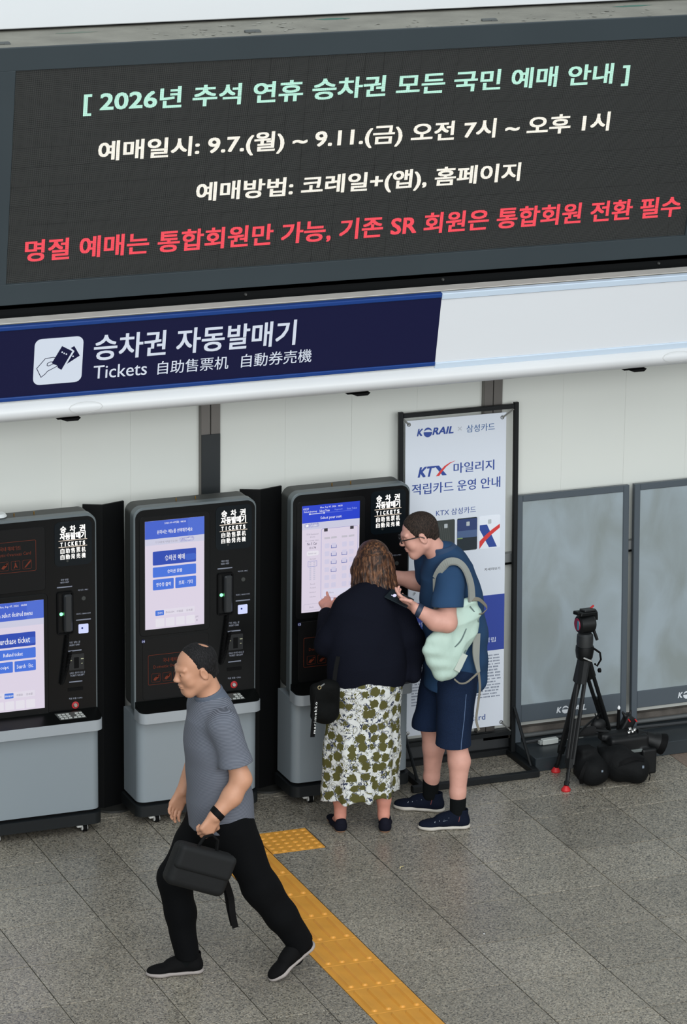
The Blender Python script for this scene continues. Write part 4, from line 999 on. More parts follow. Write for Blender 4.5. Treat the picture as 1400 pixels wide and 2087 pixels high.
# ------------------------------------------------------------------ camera tripod
tp = thing('camera_tripod', (8.42, 17.45, 0), 'black video tripod with red feet standing before the grey boards', 'tripod')
M_tb = mat('tripod_black', (13, 15, 16), .45, spec=.3); M_tred = mat('tripod_red', (190, 34, 38), .45); M_car = mat('carbon_tube', (17, 18, 19), .4, spec=.35)
apex = np.array([8.425, 17.45, .70])
feet = [np.array([8.25, 17.27, .0]), np.array([8.325, 17.565, .0]), np.array([8.715, 17.66, .08])]
for k, ft in enumerate(feet):
    d = ft-apex; L_ = np.linalg.norm(d); d = d/L_; sd = unit(np.cross(d, unit([ft[0]-apex[0], ft[1]-apex[1], 0])))
    top = apex+d*.02
    leg = MB()
    for s_ in (-.022, .022): leg.tube([top+sd*s_, apex+d*(L_*.80)+sd*s_*.8], .0115, 8)
    lg = leg.build('leg', M_car, tp, smooth=True)
    mb = MB().tube([apex+d*.0, apex+d*.15], [.036, .032], 8); mb.build('leg_clamp', M_tb, lg, smooth=False)
    mb = MB().tube([apex+d*(L_*.46), apex+d*(L_*.95)], .011, 8); mb.build('inner_tube', M_car, lg, smooth=True)
    mb = MB().tube([apex+d*(L_*.76), apex+d*(L_*.83)], [.026, .022], 6); mb.build('lower_clamp', M_tb, lg)
    fz = ft[2]
    ftm = MB().lathe((ft[0], ft[1], fz+.001), [(.026, 0), (.027, .008), (.017, .022), (.010, .030)], seg=14).build('foot', M_tred, tp, smooth=True)
    MB().tube([(ft[0], ft[1], fz+.03), apex+d*(L_*.93)], [.013, .016], 8).build('ankle_joint', M_tb, ftm, smooth=True)
c = apex
MB().lathe((8.425, 17.45, .68), [(.030, 0), (.046, .02), (.052, .06), (.050, .085)], seg=20).build('crown', M_tb, tp, smooth=True)
b = MB().lathe((8.425, 17.45, .7655), [(.045, 0), (.047, .03), (.045, .065), (.036, .075)], seg=20).build('bowl', mat('bowl_grey', (36, 38, 39), .5), tp, smooth=True)
hd = MB().lathe((8.378, 17.45, .895), [(.044, 0), (.052, .008), (.052, .084), (.044, .094)], (1, 0, 0), 20); hd = hd.build('fluid_head', M_tb, tp, smooth=True)
MB().lathe((8.372, 17.45, .895), [(.034, 0), (.036, .005)], (1, 0, 0), 18).build('pan_knob', mat('crimson_label', (138, 28, 60), .5), hd)
MB().box(8.3705, 8.3725, 17.425, 17.440, .87, .92).build('label_stripe', mat('teal_label', (40, 150, 170), .5), hd)
def rb(c, h, yaw, pitch):
    R = Matrix.Rotation(yaw, 3, 'Z') @ Matrix.Rotation(pitch, 3, 'Y'); return lambda a, b_, d: tuple(R @ Vector((a, b_, d))+Vector(c))
pf = rb((8.425, 17.45, .957), 0, .35, .12)
MB().box(-.068, .062, -.035, .035, -.010, .010, b=.004, fm=pf).build('camera_plate', M_tb, tp)
MB().box(-.03, .058, -.024, .024, .0105, .022, b=.003, fm=pf).build('sliding_plate', mat('bowl_grey', (36, 38, 39), .5), tp)
MB().tube([pf(-.062, -.02, 0), pf(-.088, -.03, .016)], .008, 8).build('lock_knob', M_tb, tp, smooth=True)
MB().tube([pf(.045, .01, .02), pf(.075, .02, .03)], .006, 8).build('release_lever', M_tred, tp, smooth=True)
MB().ribbon([pf(.055, 0, .012), pf(.078, 0, -.005), pf(.088, 0, -.045)], .022, pf(1, 0, 0), .01).build('side_arm', M_tb, tp)
MB().tube([(8.47, 17.44, .86), (8.49, 17.43, .80)], .009, 8).build('drag_lever', M_tb, tp, smooth=True)
MB().tube([(8.395, 17.40, .715), (8.44, 17.385, .695)], .006, 8).build('chrome_lever', M_chrome, tp, smooth=True)
pts = [(8.46, 17.42, .76), (8.50, 17.41, .73), (8.507, 17.41, .69), (8.485, 17.41, .655), (8.47, 17.41, .67)]
MB().tube(pts, .006, 6).build('carry_strap', M_rubber, tp, smooth=True)
MB().lathe((8.50, 17.41, .628), [(.001, -.012), (.012, -.006), (.013, .006), (.001, .012)], (1, 0, 0), 12).build('strap_knob', M_rubber, tp, smooth=True)
sp = MB()
for ft in feet: sp.tube([apex+np.array([0, 0, -.42]), apex+(ft-apex)*.62], .006, 6)
sp.build('spreader', M_tb, tp, smooth=True)

# ------------------------------------------------------------------ video camera and black bags on the floor
M_vc = mat('camera_black', (13, 14, 15), .5, spec=.3); M_nyl = mat('black_nylon', (12, 13, 14), .75, spec=.18, bump=(24, .5))
vc = thing('video_camera', (8.70, 17.36, .0), 'black shoulder video camera with side lens, fuzzy microphone and antenna, lying behind the black bags', 'camera')
s = Sdf(.006); s.box((8.69, 17.40, .15), (.12, .07, .075), rad=.02); s.box((8.64, 17.42, .215), (.10, .03, .02), rad=.01, k=.02); s.box((8.80, 17.345, .075), (.045, .04, .074), rad=.01, k=.02); s.box((8.60, 17.40, .10), (.06, .06, .06), rad=.015, k=.02)
s.box((8.585, 17.40, .045), (.05, .06, .045), rad=.012, k=.02)
s.build('camera_body', M_vc, vc)
MB().lathe((8.755, 17.40, .205), [(.038, 0), (.040, .05), (.044, .055), (.044, .10), (.052, .115), (.056, .135)], (1, -.25, -.38), 22).build('lens', M_vc, vc, smooth=True)
hd_ = MB().lathe((8.868, 17.372, .163), [(.050, 0), (.062, .045), (.060, .05), (.048, .04)], (1, -.25, -.38), 22).build('lens_hood', M_rubber, vc, smooth=True)
MB().lathe((8.40, 17.45, .245), [(.015, 0), (.024, .008), (.0245, .12), (.018, .128)], (1, .0, .03), 14).build('microphone', mat('foam_black', (12, 12, 13), .95, bump=(300, .5)), vc, smooth=True)
MB().tube([(8.52, 17.45, .248), (8.60, 17.43, .235)], .009, 8).build('microphone_arm', M_vc, vc, smooth=True)
at = MB().tube([(8.692, 17.50, .19), (8.694, 17.50, .335)], .0085, 8).build('antenna', M_rubber, vc, smooth=True)
MB().lathe((8.694, 17.50, .335), [(.008, 0), (.009, .010), (.003, .020)], seg=10).build('antenna_tip', M_white, at, smooth=True)
MB().box(8.69, 8.76, 17.318, 17.330, .135, .152, b=.002).build('model_plate', mat('plate_grey', (104, 110, 108), .5), vc)
MB().box(8.678, 8.6895, 17.316, 17.3295, .134, .153, b=.002).build('red_mark', M_tred, vc)
s = Sdf(.005); s.box((8.74, 17.49, .24), (.032, .03, .055), R=Matrix.Rotation(.5, 3, 'Y'), rad=.01); s.cone((8.735, 17.49, .285), (8.715, 17.49, .315), .010, .008); s.cone((8.755, 17.49, .285), (8.765, 17.49, .32), .008, .006)
s.build('viewfinder', M_vc, vc)
for p in ((8.733, 17.455, .285), (8.775, 17.455, .28)): MB().tube([p, (p[0]+.012, p[1], p[2]-.016)], .004, 6).build('red_button', M_tred, vc, smooth=True)
for p in ((8.715, 17.40, .245), (8.728, 17.39, .232), (8.705, 17.39, .229), (8.745, 17.40, .236)): MB().lathe(p, [(.010, 0), (.011, .008), (.006, .014)], (.2, -.6, .8), 12).build('metal_connector', M_chrome, vc, smooth=True)
s = Sdf(.005); s.ell((8.555, 17.47, .27), (.045, .03, .035)); s.cone((8.56, 17.47, .25), (8.60, 17.45, .215), .02, .02); s.build('monitor_arm', M_vc, vc)
MB().tube([(8.545, 17.47, .30), (8.535, 17.475, .335)], .0035, 6).build('aerial', M_rubber, vc, smooth=True)
vc.location.y += .045
def soft_bag(nm, loc, fn, label):
    t = thing(nm, loc, label, 'bag', 'black camera bags'); fn(t); return t
def bag1(t):
    s = Sdf(.006); s.ell((8.425, 17.30, .085), (.098, .085, .083), k=.03); s.box((8.41, 17.36, .125), (.055, .045, .085), R=Matrix.Rotation(.15, 3, 'Z'), rad=.02, k=.04)
    s.warp(lambda X, Y, Z: .004*np.sin(38*X+20*Z)*np.sin(30*Y+25*Z)); s.cut((0, 0, .002), (0, 0, -1)); s.build('bag_body', M_nyl, t)
    MB().ribbon([(8.345, 17.27, .03), (8.33, 17.25, .07), (8.345, 17.25, .12), (8.38, 17.27, .155)], .02, (-.5, -.8, .2), .003).build('strap', M_rubber, t)
    MB().box(8.437, 8.447, 17.2135, 17.218, .105, .116).build('buckle', mat('pale_buckle', (120, 130, 142), .4), t)
def bag2(t):
    s = Sdf(.006); s.ell((8.59, 17.30, .105), (.10, .10, .10), k=.03); s.ell((8.665, 17.25, .085), (.078, .075, .083), k=.03); s.box((8.56, 17.33, .13), (.08, .06, .06), R=Matrix.Rotation(-.2, 3, 'Z'), rad=.03, k=.04); s.ell((8.72, 17.29, .075), (.045, .05, .05), k=.03)
    s.warp(lambda X, Y, Z: .004*np.sin(34*X+24*Z+1)*np.sin(28*Y+21*Z)); s.cut((0, 0, .002), (0, 0, -1)); s.build('bag_body', M_nyl, t)
    MB().ribbon([(8.52, 17.23, .12), (8.57, 17.205, .15), (8.63, 17.2, .165), (8.69, 17.2, .15)], .022, (0, -.8, .6), .003).build('strap', M_rubber, t)
    MB().tube([(8.735, 17.245, .075), (8.748, 17.235, .04), (8.742, 17.235, .012)], .003, 6).build('pull_cord', M_rubber, t, smooth=True)
    MB().box(8.668, 8.679, 17.176, 17.182, .112, .126).build('buckle', mat('pale_buckle', (120, 130, 142), .4), t)
soft_bag('camera_bag', (8.425, 17.30, 0), bag1, 'smaller round black nylon bag beside the front red tripod foot')
soft_bag('camera_bag', (8.63, 17.28, 0), bag2, 'larger lumpy black nylon bag, right of the round bag, in front of the video camera')

# ------------------------------------------------------------------ people: shared anatomy
M_skin = mat('pale_skin', (204, 152, 136), .55, vary=(26, .05)); M_skin2 = mat('tan_skin', (188, 138, 110), .55, vary=(26, .05))
def frame(fwd, up=(0, 0, 1)):
    f = unit(fwd); l = unit(np.cross(up, f)); u = np.cross(f, l); return np.array([f, l, u]).T      # columns: forward, left, up
def head(s, c, R, sc=1.0, female=False):
    c = np.array(c, float); p = lambda x, y, z: c+R@(np.array([x, y, z])*sc)
    e = lambda q, r, k=.012, sub=False, R2=None: s.ell(p(*q), np.array(r)*sc, R if R2 is None else R2, k, sub)
    cn = lambda a, b, ra, rb=None, k=.012: s.cone(p(*a), p(*b), ra*sc, (rb if rb is not None else ra)*sc, k)
    e((-.014, 0, .034), (.096, .075, .086)); e((.028, 0, -.03), (.062, .057, .078), .03)
    cn((.060, -.012, -.094), (.060, .012, -.094), .021, k=.03)
    for y in (-1, 1):
        cn((-.012, .052*y, -.052), (.052, .020*y, -.094), .022, .018, .03)
        cn((.060, .034*y, -.014), (.052, .040*y, -.034), .024, .020, .025)            # cheek
        cn((.084, .012*y, .030), (.072, .046*y, .032), .010, .009, .015)              # brow
    for y in (-1, 1): e((.098, .031*y, .010), (.018, .016, .011), .010, True)
    for y in (-1, 1): e((.078, .031*y, .009), (.0125, .0125, .0125), .004)             # eyelid ball
    cn((.086, 0, .020), (.104, 0, -.018), .008, .0098, .014); e((.105, 0, -.020), (.011, .0115, .009), .01)
    for y in (-1, 1): e((.097, .011*y, -.024), (.010, .007, .007), .008)
    e((.088, 0, -.052), (.010, .023, .0060), .006); e((.086, 0, -.063), (.010, .020, .0065), .006); e((.096, 0, -.0575), (.010, .022, .0018), .003, True)
    for y in (-1, 1):
        E_ = R@np.array([[.95, 0, .3], [0, 1, 0], [-.3, 0, .95]])
        e((-.012, .080*y, -.004), (.019, .007, .033), .006, R2=E_); e((-.008, .086*y, -.002), (.010, .005, .020), .004, True, E_)
    return p
def eyes(nm, p, R, sc, par):
    mb = MB()
    for y in (-1, 1):
        mb.lathe(p(.0738, .031*y, .009), [(.001*sc, -.0), (.0105*sc, .006*sc), (.0095*sc, .011*sc), (.004*sc, .0155*sc), (.0005, .0162*sc)], R[:, 0], 14)
    mb.build('eyes', mat('eye_white', (206, 202, 196), .3), par, smooth=True)
    mb = MB()
    for y in (-1, 1): mb.lathe(p(.0888, .031*y, .009), [(.0055*sc, 0), (.0045*sc, .0012*sc), (.0005, .0018*sc)], R[:, 0], 12)
    mb.build('irises', mat('iris_dark', (52, 40, 34), .3), par, smooth=True)
def hand(s, w, d, back, side, curl=.5, sc=1.0, thumb=.6, spread=.0, curls=None):
    """w wrist, d direction along hand, back = normal of the back of the hand, side=+1 if thumb is on (back x d) side"""
    w = np.array(w, float); d = unit(d); b = unit(np.array(back, float)-d*np.dot(back, d)); y = np.cross(b, d)*side
    P = lambda x, yy, z: w+(d*x+y*yy+b*z)*sc
    ks = [(.088, .030), (.092, .010), (.088, -.010), (.080, -.028)]; ln = [.070, .078, .072, .056]
    for i, (kx, ky) in enumerate(ks):
        s.cone(P(.0, ky*.55, 0), P(kx*.95, ky, 0), .0165*sc, .0125*sc, .012)
    for i, (kx, ky) in enumerate(ks):
        c_ = curls[i] if curls else curl; a = 0; pt = P(kx, ky, 0); dirn = d
        for j, fr in enumerate((.46, .30, .24)):
            a += c_*(.75 if j == 0 else 1.0)
            dirn = d*math.cos(a)-b*math.sin(a)+y*spread*(ky*8); q = pt+dirn*ln[i]*fr*sc
            s.cone(pt, q, (.0092-.0008*j)*sc, (.0086-.0008*j)*sc, .004); pt = q
    t0 = P(.022, .026, -.004); t1 = t0+(d*.55+y*.75-b*.30*thumb)*.042*sc; t2 = t1+(d*.85+y*.15-b*.65*thumb)*.034*sc; t3 = t2+(d*.8-y*.15-b*.8*thumb)*.026*sc
    s.cone(t0, t1, .015*sc, .011*sc, .012); s.cone(t1, t2, .0105*sc, .0095*sc, .005); s.cone(t2, t3, .0095*sc, .0075*sc, .005)
def shoe(par, heel, toe, up=(0, 0, 1), L_=.285, mu=None, ms=None, nm='shoe', sneaker=True, label=None, wd=1.0):
    heel = np.array(heel, float); toe = np.array(toe, float); R = frame(toe-heel, up); q = lambda x, y, z: heel+R@np.array([x, y*wd, z]); k = L_/.285
    s = Sdf(.0045); sq = (R[:, 2], .62)
    s.cone(q(.042*k, 0, .040), q(.13*k, 0, .042), .040, .040, .02); s.cone(q(.13*k, 0, .042), q(.215*k, .004, .030), .040, .040, .02, sq=sq); s.cone(q(.215*k, .004, .028), q(.245*k, .002, .026), .038, .034, .02, sq=sq)
    s.cone(q(.050*k, 0, .05), q(.045*k, 0, .098), .038, .034, .02); s.cone(q(.085*k, 0, .068), q(.16*k, 0, .048), .038, .034, .02)
    s.cone(q(.046*k, 0, .09), q(.043*k, 0, .14), .027, .030, .006, sub=True)
    s.cut(q(0, 0, .020), -R[:, 2]); o = s.build(nm, mu, par, label)
    s = Sdf(.0045); sq = (R[:, 2], .42)
    s.cone(q(.040*k, 0, .014), q(.12*k, 0, .014), .043, .038, .02, sq=sq); s.cone(q(.12*k, 0, .014), q(.215*k, .004, .013), .038, .045, .02, sq=sq); s.cone(q(.215*k, .004, .013), q(.246*k, .002, .014), .045, .038, .02, sq=sq)
    s.cut(q(0, 0, .0015), -R[:, 2]); s.cut(q(0, 0, .026), R[:, 2])
    s.build('sole', ms, o)
    return o, q, R

# ------------------------------------------------------------------ the man with glasses and the mint backpack
mn = thing('person', (7.47, 17.1, 0), 'man in navy polo, denim shorts and glasses leaning beside the woman, holding a phone', 'person')
M_polo = mat('navy_polo', (40, 66, 97), .9, spec=.15, vary=(5, .1), bump=(9, .35)); M_den = mat('dark_denim', (20, 33, 56), .9, spec=.15, vary=(220, .2), bump=(14, .3)); M_sock = mat('black_sock', (15, 17, 18), .95, spec=.1)
hc = (7.302, 17.17, 1.592); hR = frame((-.93, .26, -.30)); hs_ = .98
s = Sdf(.0048)
P_ = head(s, hc, hR, hs_)
s.cone(P_(-.030, 0, -.035), (7.43, 17.15, 1.45), .057, .060, .02)
s.chain([((7.49, 17.13, .90), .12), ((7.49, 17.13, 1.05), .13), ((7.47, 17.14, 1.24), .13), ((7.43, 17.15, 1.38), .11)], .04, sq=((1, 0, 0), .78))
s.cone((7.42, 17.02, 1.405), (7.43, 17.28, 1.405), .045, .045, .03)
s.chain([((7.40, 16.995, 1.40), .05), ((7.345, 16.875, 1.19), .047)], .03)
s.chain([((7.345, 16.875, 1.19), .049), ((7.29, 16.895, 1.20), .049), ((7.205, 16.955, 1.255), .031)], .03)
hand(s, (7.205, 16.955, 1.255), (-.62, .50, .42), (-.15, -.55, -.75), -1, sc=1.0, curls=[.25, .5, .55, .6], thumb=-.5)
s.chain([((7.41, 17.31, 1.38), .055), ((7.46, 17.36, 1.235), .046)], .03); s.chain([((7.46, 17.36, 1.235), .050), ((7.38, 17.41, 1.262), .047), ((7.245, 17.48, 1.285), .031)], .03)
hand(s, (7.245, 17.48, 1.285), (-.9, .30, .1), (0, -.2, 1), -1, sc=1.0, curls=[.1, .5, .7, .8], thumb=.4)
s.chain([((7.487, 17.07, .84), .085), ((7.455, 16.99, .50), .060)], .03); s.chain([((7.455, 16.99, .50), .058), ((7.475, 16.975, .37), .058), ((7.465, 16.963, .20), .042), ((7.463, 16.957, .10), .037)], .02)
s.chain([((7.48, 17.19, .84), .085), ((7.415, 17.225, .50), .060)], .03); s.chain([((7.415, 17.225, .50), .058), ((7.432, 17.225, .37), .058), ((7.428, 17.235, .20), .042), ((7.425, 17.24, .10), .037)], .02)
s.cone((7.463, 16.957, .07), (7.40, 16.968, .035), .032, .024, .02); s.cone((7.425, 17.24, .07), (7.37, 17.275, .035), .032, .024, .02)
s.build('body', M_skin, mn); eyes('eyes', P_, hR, hs_, mn)
s = Sdf(.004); s.ell(P_(-.016, 0, .037), np.array((.0985, .0785, .0895))*hs_, hR, k=.006); s.cone(P_(-.055, 0, -.01), P_(-.062, 0, -.045), .052*hs_, .046*hs_, .02)
s.ell(P_(.098, 0, -.012), np.array((.066, .11, .088))*hs_, hR, .03, True); s.cut(P_(-.04, 0, -.052), -hR[:, 2]-.25*hR[:, 0]); s.ell(P_(.03, 0, -.04), np.array((.065, .10, .050))*hs_, hR, .01, True)
s.ell(P_(-.006, .085, -.006), np.array((.024, .02, .037))*hs_, hR, .006, True); s.ell(P_(-.006, -.085, -.006), np.array((.024, .02, .037))*hs_, hR, .006, True)
s.warp(lambda X, Y, Z: .0010*np.sin(420*X+160*Z)*np.sin(380*Y+210*Z)); s.build('hair', streak('dark_brown_hair', (26, 20, 17), (66, 52, 44)), mn)
gm = MB()
for y in (-1, 1):
    gm.tube([P_(.104+.003*math.cos(2*a), .032*y+.023*math.cos(a)*y, .008+.015*math.sin(a)) for a in np.linspace(0, 2*math.pi, 15)[:-1]], .0030, 5, closed=True)
    gm.tube([P_(.103, .055*y, .015), P_(.085, .068*y, .016), P_(.0, .083*y, .014), P_(-.02, .084*y, .000)], .0034, 5)
gm.tube([P_(.106, -.010, .012), P_(.109, 0, .014), P_(.106, .010, .012)], .0022, 5)
gl_ = gm.build('glasses', mat('black_frame', (16, 16, 18), .35), mn, smooth=True)
lm = MB()
for y in (-1, 1): lm.add([P_(.1045, .032*y+.021*math.cos(a)*y, .008+.0135*math.sin(a)) for a in np.linspace(0, 2*math.pi, 15)[:-1]], [tuple(range(14))])
lm.build('lens', mat('grey_lens', (60, 64, 68), .15), gl_)
s = Sdf(.005)
s.chain([((7.41, 16.985, 1.42), .080), ((7.362, 16.915, 1.29), .080), ((7.345, 16.89, 1.22), .083)], .03); s.cut((7.350, 16.895, 1.268), (-.12, -.25, -1))
s.chain([((7.42, 17.31, 1.42), .080), ((7.44, 17.35, 1.31), .078)], .03)
s.chain([((7.498, 17.13, .79), .172), ((7.505, 17.13, .90), .180), ((7.505, 17.13, 1.04), .180), ((7.482, 17.14, 1.24), .176), ((7.460, 17.15, 1.385), .143), ((7.445, 17.15, 1.445), .09)], .04, sq=((1, 0, 0), .90))
s.ell((7.60, 17.14, .80), (.075, .14, .09), k=.05)
s.cone((7.435, 17.03, 1.405), (7.445, 17.27, 1.405), .076, .074, .04)
s.cone((7.445, 17.15, 1.45), (7.43, 17.155, 1.485), .080, .066, .02)
s.cut((7.5, 17.13, .735), (-.10, 0, -1))
s.warp(lambda X, Y, Z: .0035*np.sin(16*X+26*Z)*np.sin(11*Y-17*Z+2)+.002*np.sin(45*Z+20*X)*np.clip((1.1-Z)*3, 0, 1)); s.build('polo_shirt', M_polo, mn)
s = Sdf(.004); s.cone((7.448, 17.15, 1.455), (7.410, 17.155, 1.520), .092, .072, .01); s.cone((7.44, 17.15, 1.48), (7.36, 17.16, 1.57), .064, .058, .004, sub=True); s.cut((7.415, 17.155, 1.530), (-.1, 0, 1))
s.build('collar', mat('navy_collar', (36, 60, 90), .85), mn)
s = Sdf(.005)
s.chain([((7.475, 17.215, .84), .108), ((7.405, 17.225, .50), .088), ((7.403, 17.225, .42), .088)], .03); s.cut((7.40, 17.235, .490), (0, 0, -1))
s.chain([((7.485, 17.045, .84), .110), ((7.445, 16.995, .46), .092), ((7.443, 16.99, .40), .092)], .02); s.cut((7.44, 16.99, .462), (0, 0, -1))
s.chain([((7.495, 17.13, .92), .155), ((7.495, 17.13, .84), .165)], .03, sq=((1, 0, 0), .90)); s.ell((7.585, 17.13, .83), (.085, .14, .09), k=.04)
s.warp(lambda X, Y, Z: .003*np.sin(30*X+14*Z)*np.sin(24*Z+9*Y)); s.build('denim_shorts', M_den, mn)
MB().tube([(7.487, 16.931, .76), (7.470, 16.912, .62), (7.452, 16.900, .50), (7.450, 16.8985, .465)], .0022, 5).build('side_seam', mat('seam_pale', (84, 104, 136), .8), mn, smooth=True)
for c_, k_ in (((7.463, 16.957), 0), ((7.425, 17.24), 1)):
    s = Sdf(.0045); s.cone((c_[0]+.002, c_[1], .19), (c_[0], c_[1], .09), .045, .042); s.cut((c_[0], c_[1], .172+.02*k_), (0, 0, 1)); s.cut((0, 0, .07), (0, 0, -1)); s.build('sock', M_sock, mn)
M_sn = mat('navy_sneaker', (14, 20, 35), .85, spec=.12, bump=(200, .3)); M_so = mat('grey_white_sole', (186, 180, 170), .6)
for k_, (h_, t_) in enumerate((((7.528, 16.935, 0), (7.252, 17.012, 0)), ((7.492, 17.20, 0), (7.245, 17.37, 0)))):
    o, q, R = shoe(mn, h_, t_, mu=M_sn, ms=M_so, nm='sneaker')
    mb = MB()
    for j in range(4):
        x = .115+.025*j; mb.tube([q(x, .022, .080-.008*j), q(x+.006, .038, .070-.008*j)], .0022, 5)
    mb.build('lace_loops', mat('lace_grey', (150, 158, 168), .6), o, smooth=True)
    if k_ == 0:
        mb = MB(); sh = lambda u_, w_, n_=0: q(.115-u_*.5, .0425, .047+w_)
        for j in range(3): mb.ribbon([q(.152-.004*j, .0415, .056-.007*j), q(.128-.004*j, .0418, .057-.007*j), q(.108, .0415, .055-.007*j)], .0045, R[:, 1], .002)
        mb.build('side_emblem', mat('emblem_grey', (96, 104, 116), .5), o)
    MB().tube([q(.062, .0405, .078), q(.068, .0425, .050)], .0018, 5).build('pull_tab', mat('rust_tab', (120, 62, 60), .7), o, smooth=True)
s = Sdf(.004); s.cone((7.222, 16.943, 1.245), (7.212, 16.950, 1.252), .0375, .037); s.cone((7.252, 16.925, 1.233), (7.19, 16.965, 1.265), .030, .030, .003, sub=True); s.cut((7.228, 16.939, 1.243), (.80, -.5, -.35)); s.cut((7.206, 16.954, 1.256), (-.80, .5, .35)); s.build('wristwatch', mat('navy_strap', (30, 44, 66), .5), mn)

# phone held in the hand
pc = np.array([7.135, 17.03, 1.300]); pR = Matrix(((unit((-.72, .40, .50)).tolist()), (0, 0, 0), (0, 0, 0)))
ax = unit((-.52, .80, .22)); az = unit(np.array((-.10, -.62, .75))-ax*np.dot(ax, (-.10, -.62, .75))); ay = np.cross(az, ax)
fmp = lambda a, b_, c_: tuple(pc+ax*a+ay*b_+az*c_)
ph = thing('smartphone', tuple(pc), 'dark smartphone with small lit emblem in the hand of the man in the navy polo', 'phone')
MB().box(-.073, .073, -.036, .036, -.0045, .0045, b=.003, fm=fmp).build('phone_body', mat('phone_teal_black', (14, 26, 32), .3), ph)
MB().box(-.068, .068, -.032, .032, -.0062, -.0048, fm=fmp).build('phone_screen', mat('phone_glass', (10, 11, 13), .15), ph)
mb = MB(); mb.add([fmp(.03+.011*math.cos(t*.5236)*(.8 if t in (0,) else 1), .0+.011*math.sin(t*.5236), .0052) for t in range(12)], [tuple(range(12))]); mb.add([fmp(.043+.004*math.cos(t*.785), .006+.003*math.sin(t*.785), .0052) for t in range(8)], [tuple(range(8))])
mb.build('lit_emblem', glow('phone_emblem', (225, 225, 255), 1.0), ph, fix=False)

# mint backpack on his shoulder
bp = thing('backpack', (7.40, 16.93, .95), 'crumpled mint green backpack hanging from the shoulder of the man in the navy polo', 'backpack')
M_mint = mat('mint_nylon', (180, 202, 190), .7, vary=(6, .05), bump=(13, .9, .5)); M_strap = mat('grey_strap', (142, 144, 138), .75); M_tape = mat('taupe_tape', (120, 114, 102), .8)
s = Sdf(.005); a_ = Matrix.Rotation(math.radians(22), 3, 'Y')
s.ell((7.40, 16.905, 1.09), (.105, .045, .225), R=a_, k=.03); s.ell((7.325, 16.91, 1.035), (.10, .045, .10), R=a_, k=.05); s.ell((7.46, 16.92, 1.15), (.085, .045, .14), R=a_, k=.05); s.ell((7.36, 16.91, .95), (.085, .045, .095), R=a_, k=.04)
s.warp(lambda X, Y, Z: .010*np.abs(np.sin(23*(X*.75-Z*.6)+2.5*np.sin(9*Z+4*X)))*np.clip(np.sin(11*(X+Z)+1)+.6, 0, 1)+.004*np.sin(64*(X*.55-Z*.8)+3*np.sin(14*(X+Z)))*np.sin(15*(X+.6*Z))); s.build('bag_body', M_mint, bp)
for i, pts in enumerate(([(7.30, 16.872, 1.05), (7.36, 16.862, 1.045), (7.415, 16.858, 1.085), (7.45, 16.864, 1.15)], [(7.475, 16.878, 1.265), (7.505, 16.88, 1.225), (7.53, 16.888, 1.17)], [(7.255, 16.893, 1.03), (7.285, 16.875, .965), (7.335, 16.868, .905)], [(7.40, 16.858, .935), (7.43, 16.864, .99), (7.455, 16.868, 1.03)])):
    MB().ribbon(pts, .006, (0, -1, .1), .004).build('crease_shade', mat('slate_crease_shade', (96, 112, 110), .8), bp)  # dark ribbons that paint the shade along the bag's creases
MB().ribbon([(7.395, 16.852, .925), (7.425, 16.858, .975), (7.445, 16.862, 1.01)], .036, (0, -1, 0), .002).build('reflective_patch', mat('patch_pale', (184, 192, 182), .6), bp)
sp_ = [(7.325, 16.985, 1.40), (7.338, 16.965, 1.45), (7.372, 16.945, 1.498), (7.42, 16.925, 1.50), (7.457, 16.905, 1.46), (7.482, 16.89, 1.38), (7.488, 16.885, 1.29)]
MB().ribbon(sp_, .046, [(-.8, -.5, .3), (-.6, -.5, .6), (-.2, -.5, .85), (.3, -.6, .75), (.5, -.7, .5), (.5, -.85, .2), (.4, -.9, 0)], .010).build('shoulder_strap', M_strap, bp)
MB().ribbon([(7.325, 16.985, 1.40), (7.325, 16.975, 1.29), (7.325, 16.955, 1.19)], .04, (-.9, -.4, 0), .010).build('shoulder_strap', M_strap, bp)
MB().ribbon([(7.488, 16.885, 1.30), (7.525, 16.88, 1.298), (7.565, 16.885, 1.262), (7.578, 16.89, 1.238), (7.55, 16.885, 1.215), (7.525, 16.88, 1.215)], .024, [(0, -.6, .8), (0, -.6, .8), (.5, -.6, .6), (.9, -.4, .0), (.3, -.6, -.7), (0, -.6, -.8)], .003).build('grab_loop', M_tape, bp)
MB().ribbon([(7.53, 16.905, 1.10), (7.525, 16.90, 1.0), (7.535, 16.905, .93), (7.545, 16.905, .885)], [.045, .045, .03, .02], (.3, -1, 0), .006).build('lower_strap', M_strap, bp)
MB().ribbon([(7.39, 16.87, .875), (7.42, 16.865, .85), (7.46, 16.875, .845), (7.50, 16.89, .86), (7.545, 16.905, .885)], .010, (0, -.6, .8), .002).build('tape_loop', M_tape, bp)
MB().ribbon([(7.545, 16.905, .885), (7.55, 16.895, .80), (7.54, 16.89, .72), (7.53, 16.888, .64), (7.535, 16.888, .60), (7.548, 16.888, .565)], .014, (.2, -1, 0), .002).build('strap_tail', M_tape, bp)

